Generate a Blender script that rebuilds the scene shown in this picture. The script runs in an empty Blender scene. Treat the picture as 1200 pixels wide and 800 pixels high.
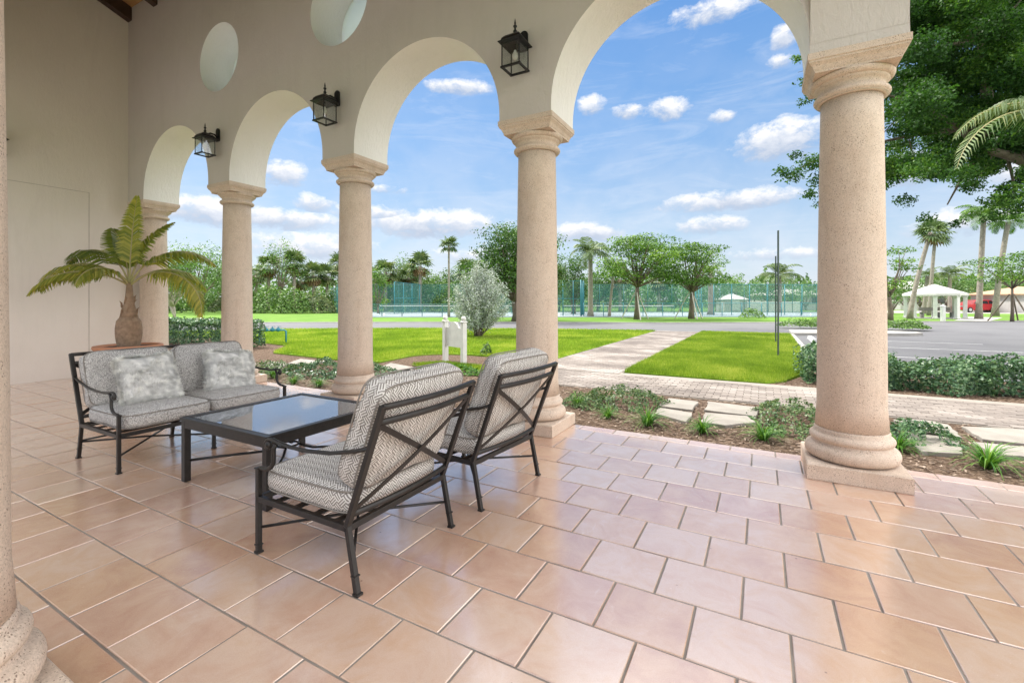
import bpy, bmesh, math, random
import numpy as np
from mathutils import Vector, Matrix, noise
R = math.radians; PI = math.pi
rnd = random.Random(7)
rng = np.random.default_rng(11)
scene = bpy.context.scene
COL = scene.collection

# ------------------------------------------------------------------ camera
F, HOR, CH = 536.0, 352.0, 1.35          # focal length in px of a 1200 px wide frame, horizon row, eye height
YAW = R(28.7); CS, SN = math.cos(YAW), math.sin(YAW)
cam = bpy.data.cameras.new('camera'); camo = bpy.data.objects.new('camera', cam); COL.objects.link(camo)
camo.location = (0, 0, CH); camo.rotation_euler = (R(90), 0, YAW)
cam.sensor_width = 36; cam.lens = 36 * F / 1200
cam.shift_y = -(400 - HOR) / 1200
cam.clip_start = .05; cam.clip_end = 5000
scene.camera = camo

GZ = -.10                                  # level of the garden outside
def at(px, d):                             # plan position seen at column px, d metres deep
    u = (px - 600) / F * d
    return (CS * u - SN * d, SN * u + CS * d)
def gnd(px, py, z=GZ):                     # plan position of a ground pixel
    return at(px, (CH - z) * F / (py - HOR))
def dep(py, z=GZ): return (CH - z) * F / (py - HOR)
def hgt(py, d): return CH - (py - HOR) * d / F

# ------------------------------------------------------------------ materials
def nt(name):
    m = bpy.data.materials.new(name); m.use_nodes = True
    t = m.node_tree; b = t.nodes['Principled BSDF']
    return m, t, b
def N(t, kind, **kw):
    n = t.nodes.new(kind)
    for k, v in kw.items():
        if k in ('op',): n.operation = v
        elif hasattr(n, k): setattr(n, k, v)
    return n
def L(t, a, b): t.links.new(a, b)
def ramp(t, fac, stops, interp='LINEAR'):
    r = t.nodes.new('ShaderNodeValToRGB'); r.color_ramp.interpolation = interp
    e = r.color_ramp.elements
    while len(e) < len(stops): e.new(.5)
    for i, (p, c) in enumerate(stops):
        e[i].position = p; e[i].color = (*c, 1) if len(c) == 3 else c
    L(t, fac, r.inputs[0]); return r.outputs[0]
def texc(t, out='Object', scale=(1, 1, 1), rot=(0, 0, 0)):
    c = t.nodes.new('ShaderNodeTexCoord'); m = t.nodes.new('ShaderNodeMapping')
    m.inputs['Scale'].default_value = scale; m.inputs['Rotation'].default_value = rot
    L(t, c.outputs[out], m.inputs[0]); return m.outputs[0]
def noisen(t, vec, scale, detail=4, rough=.55, dist=0):
    n = t.nodes.new('ShaderNodeTexNoise'); n.inputs['Scale'].default_value = scale
    n.inputs['Detail'].default_value = detail; n.inputs['Roughness'].default_value = rough
    n.inputs['Distortion'].default_value = dist
    if vec is not None: L(t, vec, n.inputs['Vector'])
    return n.outputs[0]
def mixc(t, f, a, b, mode='MIX'):
    m = t.nodes.new('ShaderNodeMix'); m.data_type = 'RGBA'; m.blend_type = mode
    for s, v in ((m.inputs[0], f), (m.inputs[6], a), (m.inputs[7], b)):
        if hasattr(v, 'is_output'): L(t, v, s)
        else: s.default_value = v if not isinstance(v, tuple) else (*v, 1) if len(v) == 3 else v
    return m.outputs[2]
def mth(t, op, a, b=None, c=None, clamp=False):
    m = t.nodes.new('ShaderNodeMath'); m.operation = op; m.use_clamp = clamp
    for i, v in enumerate((a, b, c)):
        if v is None: continue
        if hasattr(v, 'is_output'): L(t, v, m.inputs[i])
        else: m.inputs[i].default_value = v
    return m.outputs[0]
def bump(t, b, h, strength=.3, dist=.01, prev=None):
    n = t.nodes.new('ShaderNodeBump'); n.inputs['Strength'].default_value = strength
    n.inputs['Distance'].default_value = dist; L(t, h, n.inputs['Height'])
    if prev is not None: L(t, prev, n.inputs['Normal'])
    L(t, n.outputs[0], b.inputs['Normal']); return n.outputs[0]
def simple(name, c, rough=.6, c2=None, scale=6, metal=0, bmp=0, bscale=40, bdist=.004, spec=.5, world=False):
    m, t, b = nt(name)
    v = texc(t)
    if c2 is None: c2 = tuple(x * .82 for x in c)
    f = noisen(t, v, scale, 5, .6)
    L(t, ramp(t, f, [(.35, c), (.7, c2)]), b.inputs['Base Color'])
    b.inputs['Roughness'].default_value = rough; b.inputs['Metallic'].default_value = metal
    b.inputs['Specular IOR Level'].default_value = spec
    if bmp: bump(t, b, noisen(t, v, bscale, 6, .65), bmp, bdist)
    return m

def m_stucco(name, c, c2, b1=.35):
    m, t, b = nt(name); v = texc(t)
    wl = ramp(t, noisen(t, v, .9, 6, .6), [(.3, c), (.75, c2)])
    wl = mixc(t, ramp(t, noisen(t, texc(t, scale=(2.2, 2.2, .35)), 1.6, 7, .7, .5), [(.52, (0,) * 3), (.74, (.22,) * 3)]), wl, tuple(x * .78 for x in c2))
    L(t, wl, b.inputs['Base Color'])
    b.inputs['Roughness'].default_value = .85; b.inputs['Specular IOR Level'].default_value = .2
    h = mth(t, 'ADD', noisen(t, texc(t, scale=(1, 1, .35)), 26, 8, .7, .8), mth(t, 'MULTIPLY', noisen(t, v, 5, 3), .6))
    bump(t, b, h, b1, .012); return m
def m_stone(name, c, c2, c3, pit=(.16, .11, .08)):
    m, t, b = nt(name); v = texc(t)
    base = ramp(t, noisen(t, v, 2.2, 6, .65), [(.25, c), (.55, c2), (.8, c3)])
    base = mixc(t, ramp(t, noisen(t, v, 130, 3, .8), [(.40, (.55,) * 3), (.56, (0,) * 3)]), base, tuple(x * .62 for x in c), 'MIX')
    st = noisen(t, texc(t, scale=(1, 1, .28)), 3.4, 7, .7, .8)
    base = mixc(t, ramp(t, st, [(.50, (0,) * 3), (.70, (.45,) * 3)]), base, tuple(x * .72 for x in c3))
    vo = t.nodes.new('ShaderNodeTexVoronoi'); vo.inputs['Scale'].default_value = 85; L(t, v, vo.inputs['Vector'])
    msk = noisen(t, v, 14, 2)
    thr = mth(t, 'MULTIPLY', msk, .46)
    pits = mth(t, 'MULTIPLY_ADD', mth(t, 'SUBTRACT', thr, vo.outputs['Distance']), 14, 0, clamp=True)
    vo2 = t.nodes.new('ShaderNodeTexVoronoi'); vo2.inputs['Scale'].default_value = 38; L(t, v, vo2.inputs['Vector'])
    p2 = mth(t, 'MULTIPLY_ADD', mth(t, 'SUBTRACT', mth(t, 'MULTIPLY', msk, .2), vo2.outputs['Distance']), 16, 0, clamp=True)
    pits = mth(t, 'MAXIMUM', pits, p2)
    L(t, mixc(t, mth(t, 'MULTIPLY', pits, .72), base, pit), b.inputs['Base Color'])
    b.inputs['Roughness'].default_value = .8; b.inputs['Specular IOR Level'].default_value = .25
    h = mth(t, 'SUBTRACT', noisen(t, v, 55, 6, .7), mth(t, 'MULTIPLY', pits, 1.6))
    bump(t, b, h, .45, .006); return m
def m_leaf(name, ca, cb, cc=None, trans=.24, rough=.5):
    m, t, b = nt(name)
    a = t.nodes.new('ShaderNodeAttribute'); a.attribute_name = 'tint'
    sep = t.nodes.new('ShaderNodeSeparateColor'); L(t, a.outputs['Color'], sep.inputs[0])
    col = ramp(t, sep.outputs[0], [(0, ca), (.6, cb), (1, cc or cb)])
    L(t, col, b.inputs['Base Color'])
    b.inputs['Roughness'].default_value = rough; b.inputs['Specular IOR Level'].default_value = .35
    tr = t.nodes.new('ShaderNodeBsdfTranslucent')
    L(t, mixc(t, 1.0, col, (1.0, 1.0, .45), 'MULTIPLY'), tr.inputs[0])
    mx = t.nodes.new('ShaderNodeMixShader'); mx.inputs[0].default_value = trans
    L(t, b.outputs[0], mx.inputs[1]); L(t, tr.outputs[0], mx.inputs[2])
    L(t, mx.outputs[0], t.nodes['Material Output'].inputs[0]); return m

M = {}
M['stucco'] = m_stucco('stucco', (.585, .55, .525), (.53, .495, .465), .6)
M['stucco_end_lit'] = m_stucco('stucco_end_lit', (.74, .69, .64), (.69, .64, .59), .4)  # wall stucco again, the stronger light on the end wall painted in
M['reveal'] = m_stucco('rough_render_daylit', (.85, .84, .82), (.80, .79, .765), .9)  # rougher coat on the reveals, daylight painted in as a whiter tone
M['stone'] = m_stone('cast_stone', (.63, .50, .40), (.68, .57, .475), (.57, .435, .335))
M['iron'] = simple('dark_bronze_metal', (.014, .012, .011), .38, (.024, .020, .018), 30, .2, .15, 120, .001)
M['iron2'] = simple('black_metal', (.012, .012, .014), .45, (.02, .02, .022), 30, .4)
M['beam'] = simple('dark_stained_wood', (.035, .018, .012), .55, (.06, .03, .02), 8)
M['plank'] = simple('honey_wood', (.42, .25, .10), .6, (.33, .18, .07), 3)
M['white'] = simple('white_paint', (.72, .72, .70), .5, (.62, .62, .60), 5)
def m_asph():
    m, t, b = nt('asphalt'); v = texc(t)
    c = ramp(t, noisen(t, v, .22, 8, .65, .6), [(.3, (.105, .105, .115)), (.5, (.15, .15, .158)), (.7, (.175, .175, .18))])
    c = mixc(t, ramp(t, noisen(t, v, .9, 6, .7, 1.2), [(.60, (0,) * 3), (.68, (.35,) * 3)]), c, (.07, .07, .075))
    c = mixc(t, mth(t, 'MULTIPLY', noisen(t, v, 45, 4, .8), .5), c, (.10, .10, .105))
    L(t, c, b.inputs['Base Color']); b.inputs['Roughness'].default_value = .85; b.inputs['Specular IOR Level'].default_value = .3
    bump(t, b, noisen(t, v, 90, 4, .7), .5, .01); return m
M['asphalt'] = m_asph()
M['kerb'] = simple('concrete_kerb', (.42, .40, .37), .85, (.32, .31, .29), 2, 0, .3, 30, .01)
M['linep'] = simple('road_paint', (.66, .66, .65), .7, (.48, .48, .48), 5)
M['court'] = simple('court_surface', (.25, .30, .32), .8, (.20, .25, .27), .5)
M['bark'] = simple('grey_bark', (.20, .16, .12), .9, (.11, .085, .065), 9, 0, .6, 30, .03)
M['pbark'] = simple('palm_bark', (.33, .29, .245), .9, (.20, .17, .14), 6, 0, .6, 24, .03)
M['terra'] = simple('terracotta', (.52, .24, .13), .8, (.44, .20, .12), 7, 0, .3, 60, .003)
M['soil'] = simple('soil', (.06, .045, .035), .95, (.03, .022, .018), 30, 0, .8, 50, .02)
M['teal'] = simple('teal_painted_metal', (.03, .23, .27), .45, (.03, .17, .21), 10)
M['tealdk'] = simple('green_vinyl_post', (.03, .16, .15), .5, (.03, .12, .12), 10)
M['leaf_fig'] = m_leaf('leaf_fig', (.035, .085, .012), (.10, .22, .025), (.28, .44, .05))
M['leaf_ficus'] = m_leaf('leaf_ficus', (.025, .065, .012), (.06, .15, .02), (.20, .36, .04))
M['leaf_dark'] = m_leaf('leaf_dark', (.035, .085, .02), (.075, .165, .03), (.16, .27, .05))
M['leaf_mid'] = m_leaf('leaf_mid', (.06, .13, .03), (.13, .25, .055), (.23, .37, .09))
M['leaf_oak'] = m_leaf('leaf_oak', (.020, .065, .016), (.055, .150, .026), (.17, .31, .04), .45)
M['leaf_grey'] = m_leaf('leaf_silver', (.24, .29, .255), (.40, .455, .41), (.60, .64, .58), .06)
M['leaf_palm'] = m_leaf('leaf_palm', (.07, .12, .05), (.14, .21, .08), (.27, .29, .12))
M['leaf_brown'] = m_leaf('leaf_dead', (.16, .10, .05), (.27, .18, .09), (.36, .26, .15), .15)
M['leaf_bottle'] = m_leaf('leaf_bottle', (.08, .14, .03), (.24, .29, .05), (.52, .48, .10), .45, .4)
M['leaf_hedge'] = m_leaf('leaf_hedge', (.030, .075, .04), (.075, .17, .07), (.22, .33, .17), .25, .35)
M['leaf_cover'] = m_leaf('leaf_cover', (.035, .085, .03), (.09, .17, .05), (.24, .30, .14), .25, .4)
M['blade'] = m_leaf('leaf_tuft', (.04, .12, .02), (.09, .24, .03), (.22, .40, .08), .35, .4)
M['grass'] = m_leaf('grass_blade', (.12, .22, .02), (.26, .38, .035), (.50, .53, .12), .4, .6)
M['shedw'] = simple('offwhite_wall', (.50, .48, .455), .8, (.43, .41, .39), 1.2)
M['rooft'] = simple('clay_roof', (.50, .30, .19), .8, (.38, .22, .14), 5)
M['roofw'] = simple('white_roof', (.62, .61, .59), .6, (.52, .51, .49), 2)
M['stake'] = simple('pale_wood_stake', (.60, .57, .52), .8, (.48, .45, .4), 6)
M['red'] = simple('red_car_paint', (.45, .015, .02), .3, (.40, .012, .018), 3)
M['rubber'] = simple('black_rubber', (.015, .015, .015), .7)
M['alloy'] = simple('alloy', (.5, .5, .5), .35, None, 6, .8)
M['darkglass'] = simple('dark_glass', (.02, .022, .025), .08, (.03, .032, .035), 3)
M['flag'] = simple('pale_flagstone', (.31, .285, .25), .85, (.22, .20, .175), 2.5, 0, .6, 30, .01)
M['bulb'] = simple('frosted_bulb', (.8, .78, .72), .25)
M['chip'] = simple('mulch_chip', (.20, .13, .09), .95, (.09, .055, .038), 22)

# tile: terracotta with per-tile tint
def m_tile():
    m, t, b = nt('terracotta_tile'); v = texc(t)
    a = t.nodes.new('ShaderNodeAttribute'); a.attribute_name = 'tint'
    s = t.nodes.new('ShaderNodeSeparateColor'); L(t, a.outputs['Color'], s.inputs[0])
    off = t.nodes.new('ShaderNodeCombineXYZ'); L(t, mth(t, 'MULTIPLY', s.outputs[0], 60), off.inputs[0]); L(t, mth(t, 'MULTIPLY', s.outputs[1], 60), off.inputs[1])
    va = t.nodes.new('ShaderNodeVectorMath'); va.operation = 'ADD'; L(t, v, va.inputs[0]); L(t, off.outputs[0], va.inputs[1])
    n1 = noisen(t, va.outputs[0], 4.2, 7, .68, .7)
    k = mth(t, 'ADD', mth(t, 'MULTIPLY_ADD', s.outputs[0], .44, -.01), mth(t, 'MULTIPLY', n1, .70))
    col = ramp(t, k, [(.22, (.47, .245, .165)), (.38, (.57, .355, .25)), (.52, (.63, .45, .345)), (.68, (.58, .355, .215)), (.88, (.44, .215, .13))])
    # pale bloom and fine grain
    col = mixc(t, mth(t, 'MULTIPLY', noisen(t, va.outputs[0], 9, 6, .7), .30), col, (.62, .50, .44))
    spk = noisen(t, v, 240, 3, .7)
    col = mixc(t, .13, col, ramp(t, spk, [(.35, (.30, .17, .12)), (.65, (.75, .58, .46))]))
    sp_ = t.nodes.new('ShaderNodeTexVoronoi'); sp_.inputs['Scale'].default_value = 5.5; L(t, v, sp_.inputs['Vector'])      # small chips and pock marks
    col = mixc(t, ramp(t, sp_.outputs['Distance'], [(.022, (.7,) * 3), (.034, (0,) * 3)]), col, (.16, .10, .08))
    scf = noisen(t, texc(t, scale=(1, .35, 1), rot=(0, 0, .5)), 13, 8, .75, 1.5)
    col = mixc(t, ramp(t, scf, [(.60, (0,) * 3), (.72, (.28,) * 3)]), col, (.70, .60, .53))
    L(t, col, b.inputs['Base Color'])
    L(t, mth(t, 'MULTIPLY_ADD', scf, .30, .03), b.inputs['Coat Roughness'])
    L(t, mth(t, 'MULTIPLY_ADD', noisen(t, v, 30, 5, .7), .16, .16), b.inputs['Roughness'])
    b.inputs['Specular IOR Level'].default_value = .9; b.inputs['Coat Weight'].default_value = 1.0; b.inputs['Coat IOR'].default_value = 2.3; pass
    h = mth(t, 'ADD', noisen(t, v, 190, 5, .65), mth(t, 'MULTIPLY', noisen(t, v, 22, 3), 1.1))
    bump(t, b, h, .24, .0026); return m
M['tile'] = m_tile()
M['grout'] = simple('grout', (.27, .24, .21), .9, (.13, .11, .095), 2.2, 0, .4, 200, .002)

def m_ground():
    m, t, b = nt('lawn_soil'); v = texc(t)
    c = ramp(t, noisen(t, v, .7, 8, .65), [(.3, (.15, .27, .02)), (.52, (.21, .34, .03)), (.72, (.30, .38, .07))])
    c = mixc(t, mth(t, 'MULTIPLY', noisen(t, v, 26, 4, .7), .6), c, (.09, .19, .012))
    L(t, c, b.inputs['Base Color']); b.inputs['Roughness'].default_value = .9; b.inputs['Specular IOR Level'].default_value = .1
    bump(t, b, noisen(t, v, 50, 5, .7), .6, .03); return m
M['lawn'] = m_ground()
M['farlawn'] = simple('distant_grass', (.10, .20, .035), .95, (.15, .25, .05), .6, 0, .5, 30, .03, .1)
def m_mulch():
    m, t, b = nt('mulch'); v = texc(t)
    vo = t.nodes.new('ShaderNodeTexVoronoi'); vo.inputs['Scale'].default_value = 34
    mp = texc(t, scale=(1, 2.3, 1), rot=(0, 0, .6)); L(t, mp, vo.inputs['Vector'])
    c = ramp(t, vo.outputs['Color'], [(.15, (.055, .034, .024)), (.45, (.13, .085, .06)), (.7, (.24, .17, .12)), (.95, (.36, .28, .22))])
    L(t, mixc(t, mth(t, 'MULTIPLY', noisen(t, v, 3, 4), .6), c, (.10, .07, .05)), b.inputs['Base Color'])
    b.inputs['Roughness'].default_value = .95; b.inputs['Specular IOR Level'].default_value = .1
    bump(t, b, mth(t, 'ADD', vo.outputs['Distance'], noisen(t, v, 60, 4)), .9, .02); return m
M['mulch'] = m_mulch()
def m_paver():
    m, t, b = nt('brick_paver')
    a = t.nodes.new('ShaderNodeAttribute'); a.attribute_name = 'tint'
    s = t.nodes.new('ShaderNodeSeparateColor'); L(t, a.outputs['Color'], s.inputs[0])
    v = texc(t)
    c = ramp(t, s.outputs[0], [(0, (.11, .095, .087)), (.35, (.18, .158, .142)), (.65, (.26, .23, .205)), (1, (.37, .345, .32))])
    c = mixc(t, mth(t, 'MULTIPLY', noisen(t, v, 8, 6, .7), .6), c, (.26, .22, .195))
    L(t, c, b.inputs['Base Color']); b.inputs['Roughness'].default_value = .85; b.inputs['Specular IOR Level'].default_value = .25
    bump(t, b, noisen(t, v, 70, 5, .7), .4, .006); return m
M['paver'] = m_paver()
def m_fabric(name, dark, light, scale=30, weave='key'):
    m, t, b = nt(name)
    uv = t.nodes.new('ShaderNodeUVMap')
    mp = t.nodes.new('ShaderNodeMapping'); L(t, uv.outputs[0], mp.inputs[0])
    mp.inputs['Rotation'].default_value = (0, 0, R(45)); mp.inputs['Scale'].default_value = (scale, scale, 1)
    sp = t.nodes.new('ShaderNodeSeparateXYZ'); L(t, mp.outputs[0], sp.inputs[0])
    x, y = sp.outputs[0], sp.outputs[1]
    # key pattern: square blocks with concentric L-stripes that alternate direction
    fx = mth(t, 'FRACT', x); fy = mth(t, 'FRACT', y)
    chk = mth(t, 'MODULO', mth(t, 'ADD', mth(t, 'FLOOR', x), mth(t, 'MULTIPLY', mth(t, 'FLOOR', y), 1)), 2)
    chk = mth(t, 'ABSOLUTE', chk)
    chk = mth(t, 'GREATER_THAN', chk, .5)
    sa = mth(t, 'FRACT', mth(t, 'MULTIPLY', fx, 3.0)); sb = mth(t, 'FRACT', mth(t, 'MULTIPLY', fy, 3.0))
    lx = mth(t, 'GREATER_THAN', sa, .48); ly = mth(t, 'GREATER_THAN', sb, .48)
    k = mth(t, 'ADD', mth(t, 'MULTIPLY', lx, chk), mth(t, 'MULTIPLY', ly, mth(t, 'SUBTRACT', 1, chk)))
    vo = texc(t)
    col = mixc(t, k, dark, light)
    th = noisen(t, vo, 380, 2)
    col = mixc(t, mth(t, 'MULTIPLY', th, .35), col, tuple(x * .7 for x in dark))
    L(t, col, b.inputs['Base Color']); b.inputs['Roughness'].default_value = .9
    b.inputs['Specular IOR Level'].default_value = .15
    b.inputs['Sheen Weight'].default_value = .15
    h = mth(t, 'ADD', mth(t, 'MULTIPLY', k, .6), th)
    n1 = bump(t, b, noisen(t, vo, 7, 3, .5, .5), .35, .02)
    bump(t, b, h, .35, .0015, n1); return m
M['fabric'] = m_fabric('key_pattern_fabric', (.22, .20, .185), (.72, .70, .67), 28)
M['fabric_fine'] = m_fabric('speckled_fabric', (.33, .325, .32), (.80, .79, .77), 34)
M['piping'] = simple('fabric_piping', (.24, .22, .20), .9)
M['fur'] = m_leaf('grey_faux_fur', (.50, .505, .505), (.68, .685, .685), (.86, .86, .86), .1, .8)
def m_speck():
    m, t, b = nt('speckled_weave'); vo = texc(t)
    w = t.nodes.new('ShaderNodeTexVoronoi'); w.inputs['Scale'].default_value = 105; w.feature = 'DISTANCE_TO_EDGE'; L(t, vo, w.inputs['Vector'])
    col = ramp(t, w.outputs['Distance'], [(.10, (.27, .265, .26)), (.22, (.76, .75, .735))])
    col = mixc(t, mth(t, 'MULTIPLY', noisen(t, vo, 300, 2), .3), col, (.25, .245, .24))
    L(t, col, b.inputs['Base Color']); b.inputs['Roughness'].default_value = .9; b.inputs['Specular IOR Level'].default_value = .15
    n1 = bump(t, b, noisen(t, vo, 7, 3, .5, .5), .45, .025)
    bump(t, b, w.outputs['Distance'], .35, .002, n1); return m
M['fabric_fine'] = m_speck()
def m_glass():
    m = bpy.data.materials.new('table_glass'); m.use_nodes = True; t = m.node_tree
    for n in list(t.nodes):
        if n.type == 'BSDF_PRINCIPLED': t.nodes.remove(n)
    g = t.nodes.new('ShaderNodeBsdfGlossy'); g.inputs['Roughness'].default_value = .03; g.inputs[0].default_value = (.85, .9, 1, 1)
    tr = t.nodes.new('ShaderNodeBsdfTransparent'); tr.inputs[0].default_value = (.55, .60, .68, 1)
    fr = t.nodes.new('ShaderNodeFresnel'); fr.inputs[0].default_value = 2.3
    mx = t.nodes.new('ShaderNodeMixShader')
    L(t, mth(t, 'MULTIPLY_ADD', fr.outputs[0], 1.1, .06, clamp=True), mx.inputs[0])
    L(t, tr.outputs[0], mx.inputs[1]); L(t, g.outputs[0], mx.inputs[2])
    df = t.nodes.new('ShaderNodeBsdfDiffuse'); df.inputs[0].default_value = (.72, .76, .80, 1)      # pale diffuse layer painted in for the bright reflection on the glass
    m2 = t.nodes.new('ShaderNodeMixShader'); m2.inputs[0].default_value = .16; L(t, mx.outputs[0], m2.inputs[1]); L(t, df.outputs[0], m2.inputs[2])
    L(t, m2.outputs[0], t.nodes['Material Output'].inputs[0]); return m
M['glass'] = m_glass()
def m_pane(name, tint, mixf=.08):
    m = bpy.data.materials.new(name); m.use_nodes = True; t = m.node_tree
    for n in list(t.nodes):
        if n.type == 'BSDF_PRINCIPLED': t.nodes.remove(n)
    g = t.nodes.new('ShaderNodeBsdfGlossy'); g.inputs['Roughness'].default_value = .05
    tr = t.nodes.new('ShaderNodeBsdfTransparent'); tr.inputs[0].default_value = (*tint, 1)
    mx = t.nodes.new('ShaderNodeMixShader'); mx.inputs[0].default_value = mixf
    L(t, tr.outputs[0], mx.inputs[1]); L(t, g.outputs[0], mx.inputs[2]); L(t, mx.outputs[0], t.nodes['Material Output'].inputs[0]); return m
M['pane'] = m_pane('lantern_glass', (.93, .95, .95), .09)
def m_mesh(name, c, a):                    # woven mesh of a fence: fine holes read as a partial veil
    m = bpy.data.materials.new(name); m.use_nodes = True; t = m.node_tree; b = t.nodes['Principled BSDF']
    b.inputs['Base Color'].default_value = (*c, 1); b.inputs['Roughness'].default_value = .8; b.inputs['Alpha'].default_value = a
    return m
def m_frost():
    m = bpy.data.materials.new('frosted_glass'); m.use_nodes = True; t = m.node_tree; b = t.nodes['Principled BSDF']
    b.inputs['Base Color'].default_value = (.9, .9, .88, 1); b.inputs['Roughness'].default_value = .4
    tr = t.nodes.new('ShaderNodeBsdfTranslucent'); tr.inputs[0].default_value = (.95, .96, .95, 1)
    mx = t.nodes.new('ShaderNodeMixShader'); mx.inputs[0].default_value = .88
    L(t, b.outputs[0], mx.inputs[1]); L(t, tr.outputs[0], mx.inputs[2]); L(t, mx.outputs[0], t.nodes['Material Output'].inputs[0]); return m
M['frost'] = m_frost()
M['screen'] = m_mesh('green_windscreen', (.07, .24, .22), .17)
M['chain'] = m_mesh('chain_link', (.16, .30, .29), .10)

# ------------------------------------------------------------------ mesh builder
class MB:
    def __init__(s): s.v = []; s.f = []; s.sm = []
    def add(s, vs, fs, smooth=False):
        o = len(s.v); s.v += [tuple(v) for v in vs]; s.f += [tuple(i + o for i in f) for f in fs]; s.sm += [smooth] * len(fs)
    def box(s, c, size, rz=0, mat=None):
        x, y, z = [a / 2 for a in size]
        m = mat or (Matrix.Translation(c) @ Matrix.Rotation(rz, 4, 'Z'))
        vs = [m @ Vector(p) for p in ((-x, -y, -z), (x, -y, -z), (x, y, -z), (-x, y, -z), (-x, -y, z), (x, -y, z), (x, y, z), (-x, y, z))]
        s.add(vs, [(0, 3, 2, 1), (4, 5, 6, 7), (0, 1, 5, 4), (1, 2, 6, 5), (2, 3, 7, 6), (3, 0, 4, 7)]); return s
    def bar(s, a, b, w, h, up=(0, 0, 1)):
        a, b = Vector(a), Vector(b); d = b - a; z = d.normalized(); u = Vector(up)
        x = u.cross(z)
        if x.length < 1e-4: x = Vector((1, 0, 0)).cross(z)
        x.normalize(); y = z.cross(x)
        m = Matrix((x, y, z)).transposed().to_4x4(); m.translation = (a + b) / 2
        return s.box((0, 0, 0), (w, h, d.length), mat=m)
    def tube(s, pts, r, seg=10, flat=1.0, cap=True, up=(0, 0, 1)):
        pts = [Vector(p) for p in pts]; n = len(pts)
        rs = r if isinstance(r, (list, tuple)) else [r] * n
        vs = []; prevx = None
        for i, p in enumerate(pts):
            t = (pts[min(i + 1, n - 1)] - pts[max(i - 1, 0)]).normalized()
            if prevx is None:
                x = Vector(up).cross(t)
                if x.length < 1e-3: x = Vector((1, 0, 0)).cross(t)
            else: x = prevx - t * prevx.dot(t)
            x.normalize(); prevx = x; y = t.cross(x)
            for k in range(seg):
                a = 2 * PI * k / seg; vs.append(p + x * math.cos(a) * rs[i] + y * math.sin(a) * rs[i] * flat)
        fs = [(i * seg + k, i * seg + (k + 1) % seg, (i + 1) * seg + (k + 1) % seg, (i + 1) * seg + k) for i in range(n - 1) for k in range(seg)]
        s.add(vs, fs, True)
        if cap:
            s.add([vs[k] for k in range(seg)], [tuple(reversed(range(seg)))]); s.add([vs[(n - 1) * seg + k] for k in range(seg)], [tuple(range(seg))])
        return s
    def lathe(s, prof, seg=48, c=(0, 0, 0), sq=0, smooth=True):
        vs = []; n = len(prof)
        for (r, z) in prof:
            for k in range(seg):
                a = 2 * PI * (k + .5) / seg
                vs.append((c[0] + r * math.cos(a), c[1] + r * math.sin(a), c[2] + z))
        fs = [(i * seg + k, i * seg + (k + 1) % seg, (i + 1) * seg + (k + 1) % seg, (i + 1) * seg + k) for i in range(n - 1) for k in range(seg)]
        s.add(vs, fs, smooth)
        s.add(vs[:seg], [tuple(reversed(range(seg)))]); s.add(vs[-seg:], [tuple(range(seg))]); return s
    def sqlathe(s, prof, c=(0, 0, 0)):
        vs = []; n = len(prof)
        for (h, z) in prof:
            for (a, b) in ((-1, -1), (1, -1), (1, 1), (-1, 1)): vs.append((c[0] + a * h, c[1] + b * h, c[2] + z))
        fs = [(i * 4 + k, i * 4 + (k + 1) % 4, (i + 1) * 4 + (k + 1) % 4, (i + 1) * 4 + k) for i in range(n - 1) for k in range(4)]
        s.add(vs, fs); s.add(vs[:4], [(3, 2, 1, 0)]); s.add(vs[-4:], [(0, 1, 2, 3)]); return s
    def prism(s, poly, z0, z1):
        n = len(poly)
        vs = [(x, y, z0) for x, y in poly] + [(x, y, z1) for x, y in poly]
        s.add(vs, [tuple(reversed(range(n))), tuple(range(n, 2 * n))] + [(k, (k + 1) % n, n + (k + 1) % n, n + k) for k in range(n)]); return s
    def sph(s, c, r, seg=16, ring=10, sc=(1, 1, 1)):
        vs = []; 
        for i in range(ring + 1):
            th = PI * i / ring
            for k in range(seg):
                a = 2 * PI * k / seg; vs.append((c[0] + r * sc[0] * math.sin(th) * math.cos(a), c[1] + r * sc[1] * math.sin(th) * math.sin(a), c[2] - r * sc[2] * math.cos(th)))
        fs = [(i * seg + k, i * seg + (k + 1) % seg, (i + 1) * seg + (k + 1) % seg, (i + 1) * seg + k) for i in range(ring) for k in range(seg)]
        s.add(vs, fs, True); return s
    def mesh(s, name, bevel=0, bseg=2):
        me = bpy.data.meshes.new(name); me.from_pydata(s.v, [], s.f)
        me.polygons.foreach_set('use_smooth', s.sm); 
        bm = bmesh.new(); bm.from_mesh(me)
        bmesh.ops.remove_doubles(bm, verts=bm.verts, dist=1e-5)
        bmesh.ops.dissolve_degenerate(bm, dist=1e-6, edges=bm.edges)
        if bevel:
            es = [e for e in bm.edges if len(e.link_faces) == 2 and e.calc_face_angle(0) > .6]
            bmesh.ops.bevel(bm, geom=es, offset=bevel, segments=bseg, affect='EDGES', profile=.5)
        bmesh.ops.recalc_face_normals(bm, faces=bm.faces)
        bm.to_mesh(me); bm.free(); me.update(); return me
    def build(s, name, mat, parent=None, bevel=0, bseg=2, uv=False):
        me = s.mesh(name, bevel, bseg); me.materials.append(mat)
        if uv: boxuv(me)
        return link(name, me, parent)
def link(name, me, parent=None):
    o = bpy.data.objects.new(name, me); COL.objects.link(o)
    if parent: o.parent = parent
    return o
def boxuv(me):
    uvl = me.uv_layers.new(name='UVMap')
    for p in me.polygons:
        n = p.normal; a = max(range(3), key=lambda i: abs(n[i]))
        for li in p.loop_indices:
            c = me.vertices[me.loops[li].vertex_index].co
            uvl.data[li].uv = ((c.y, c.z), (c.x, c.z), (c.x, c.y))[a]
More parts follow.
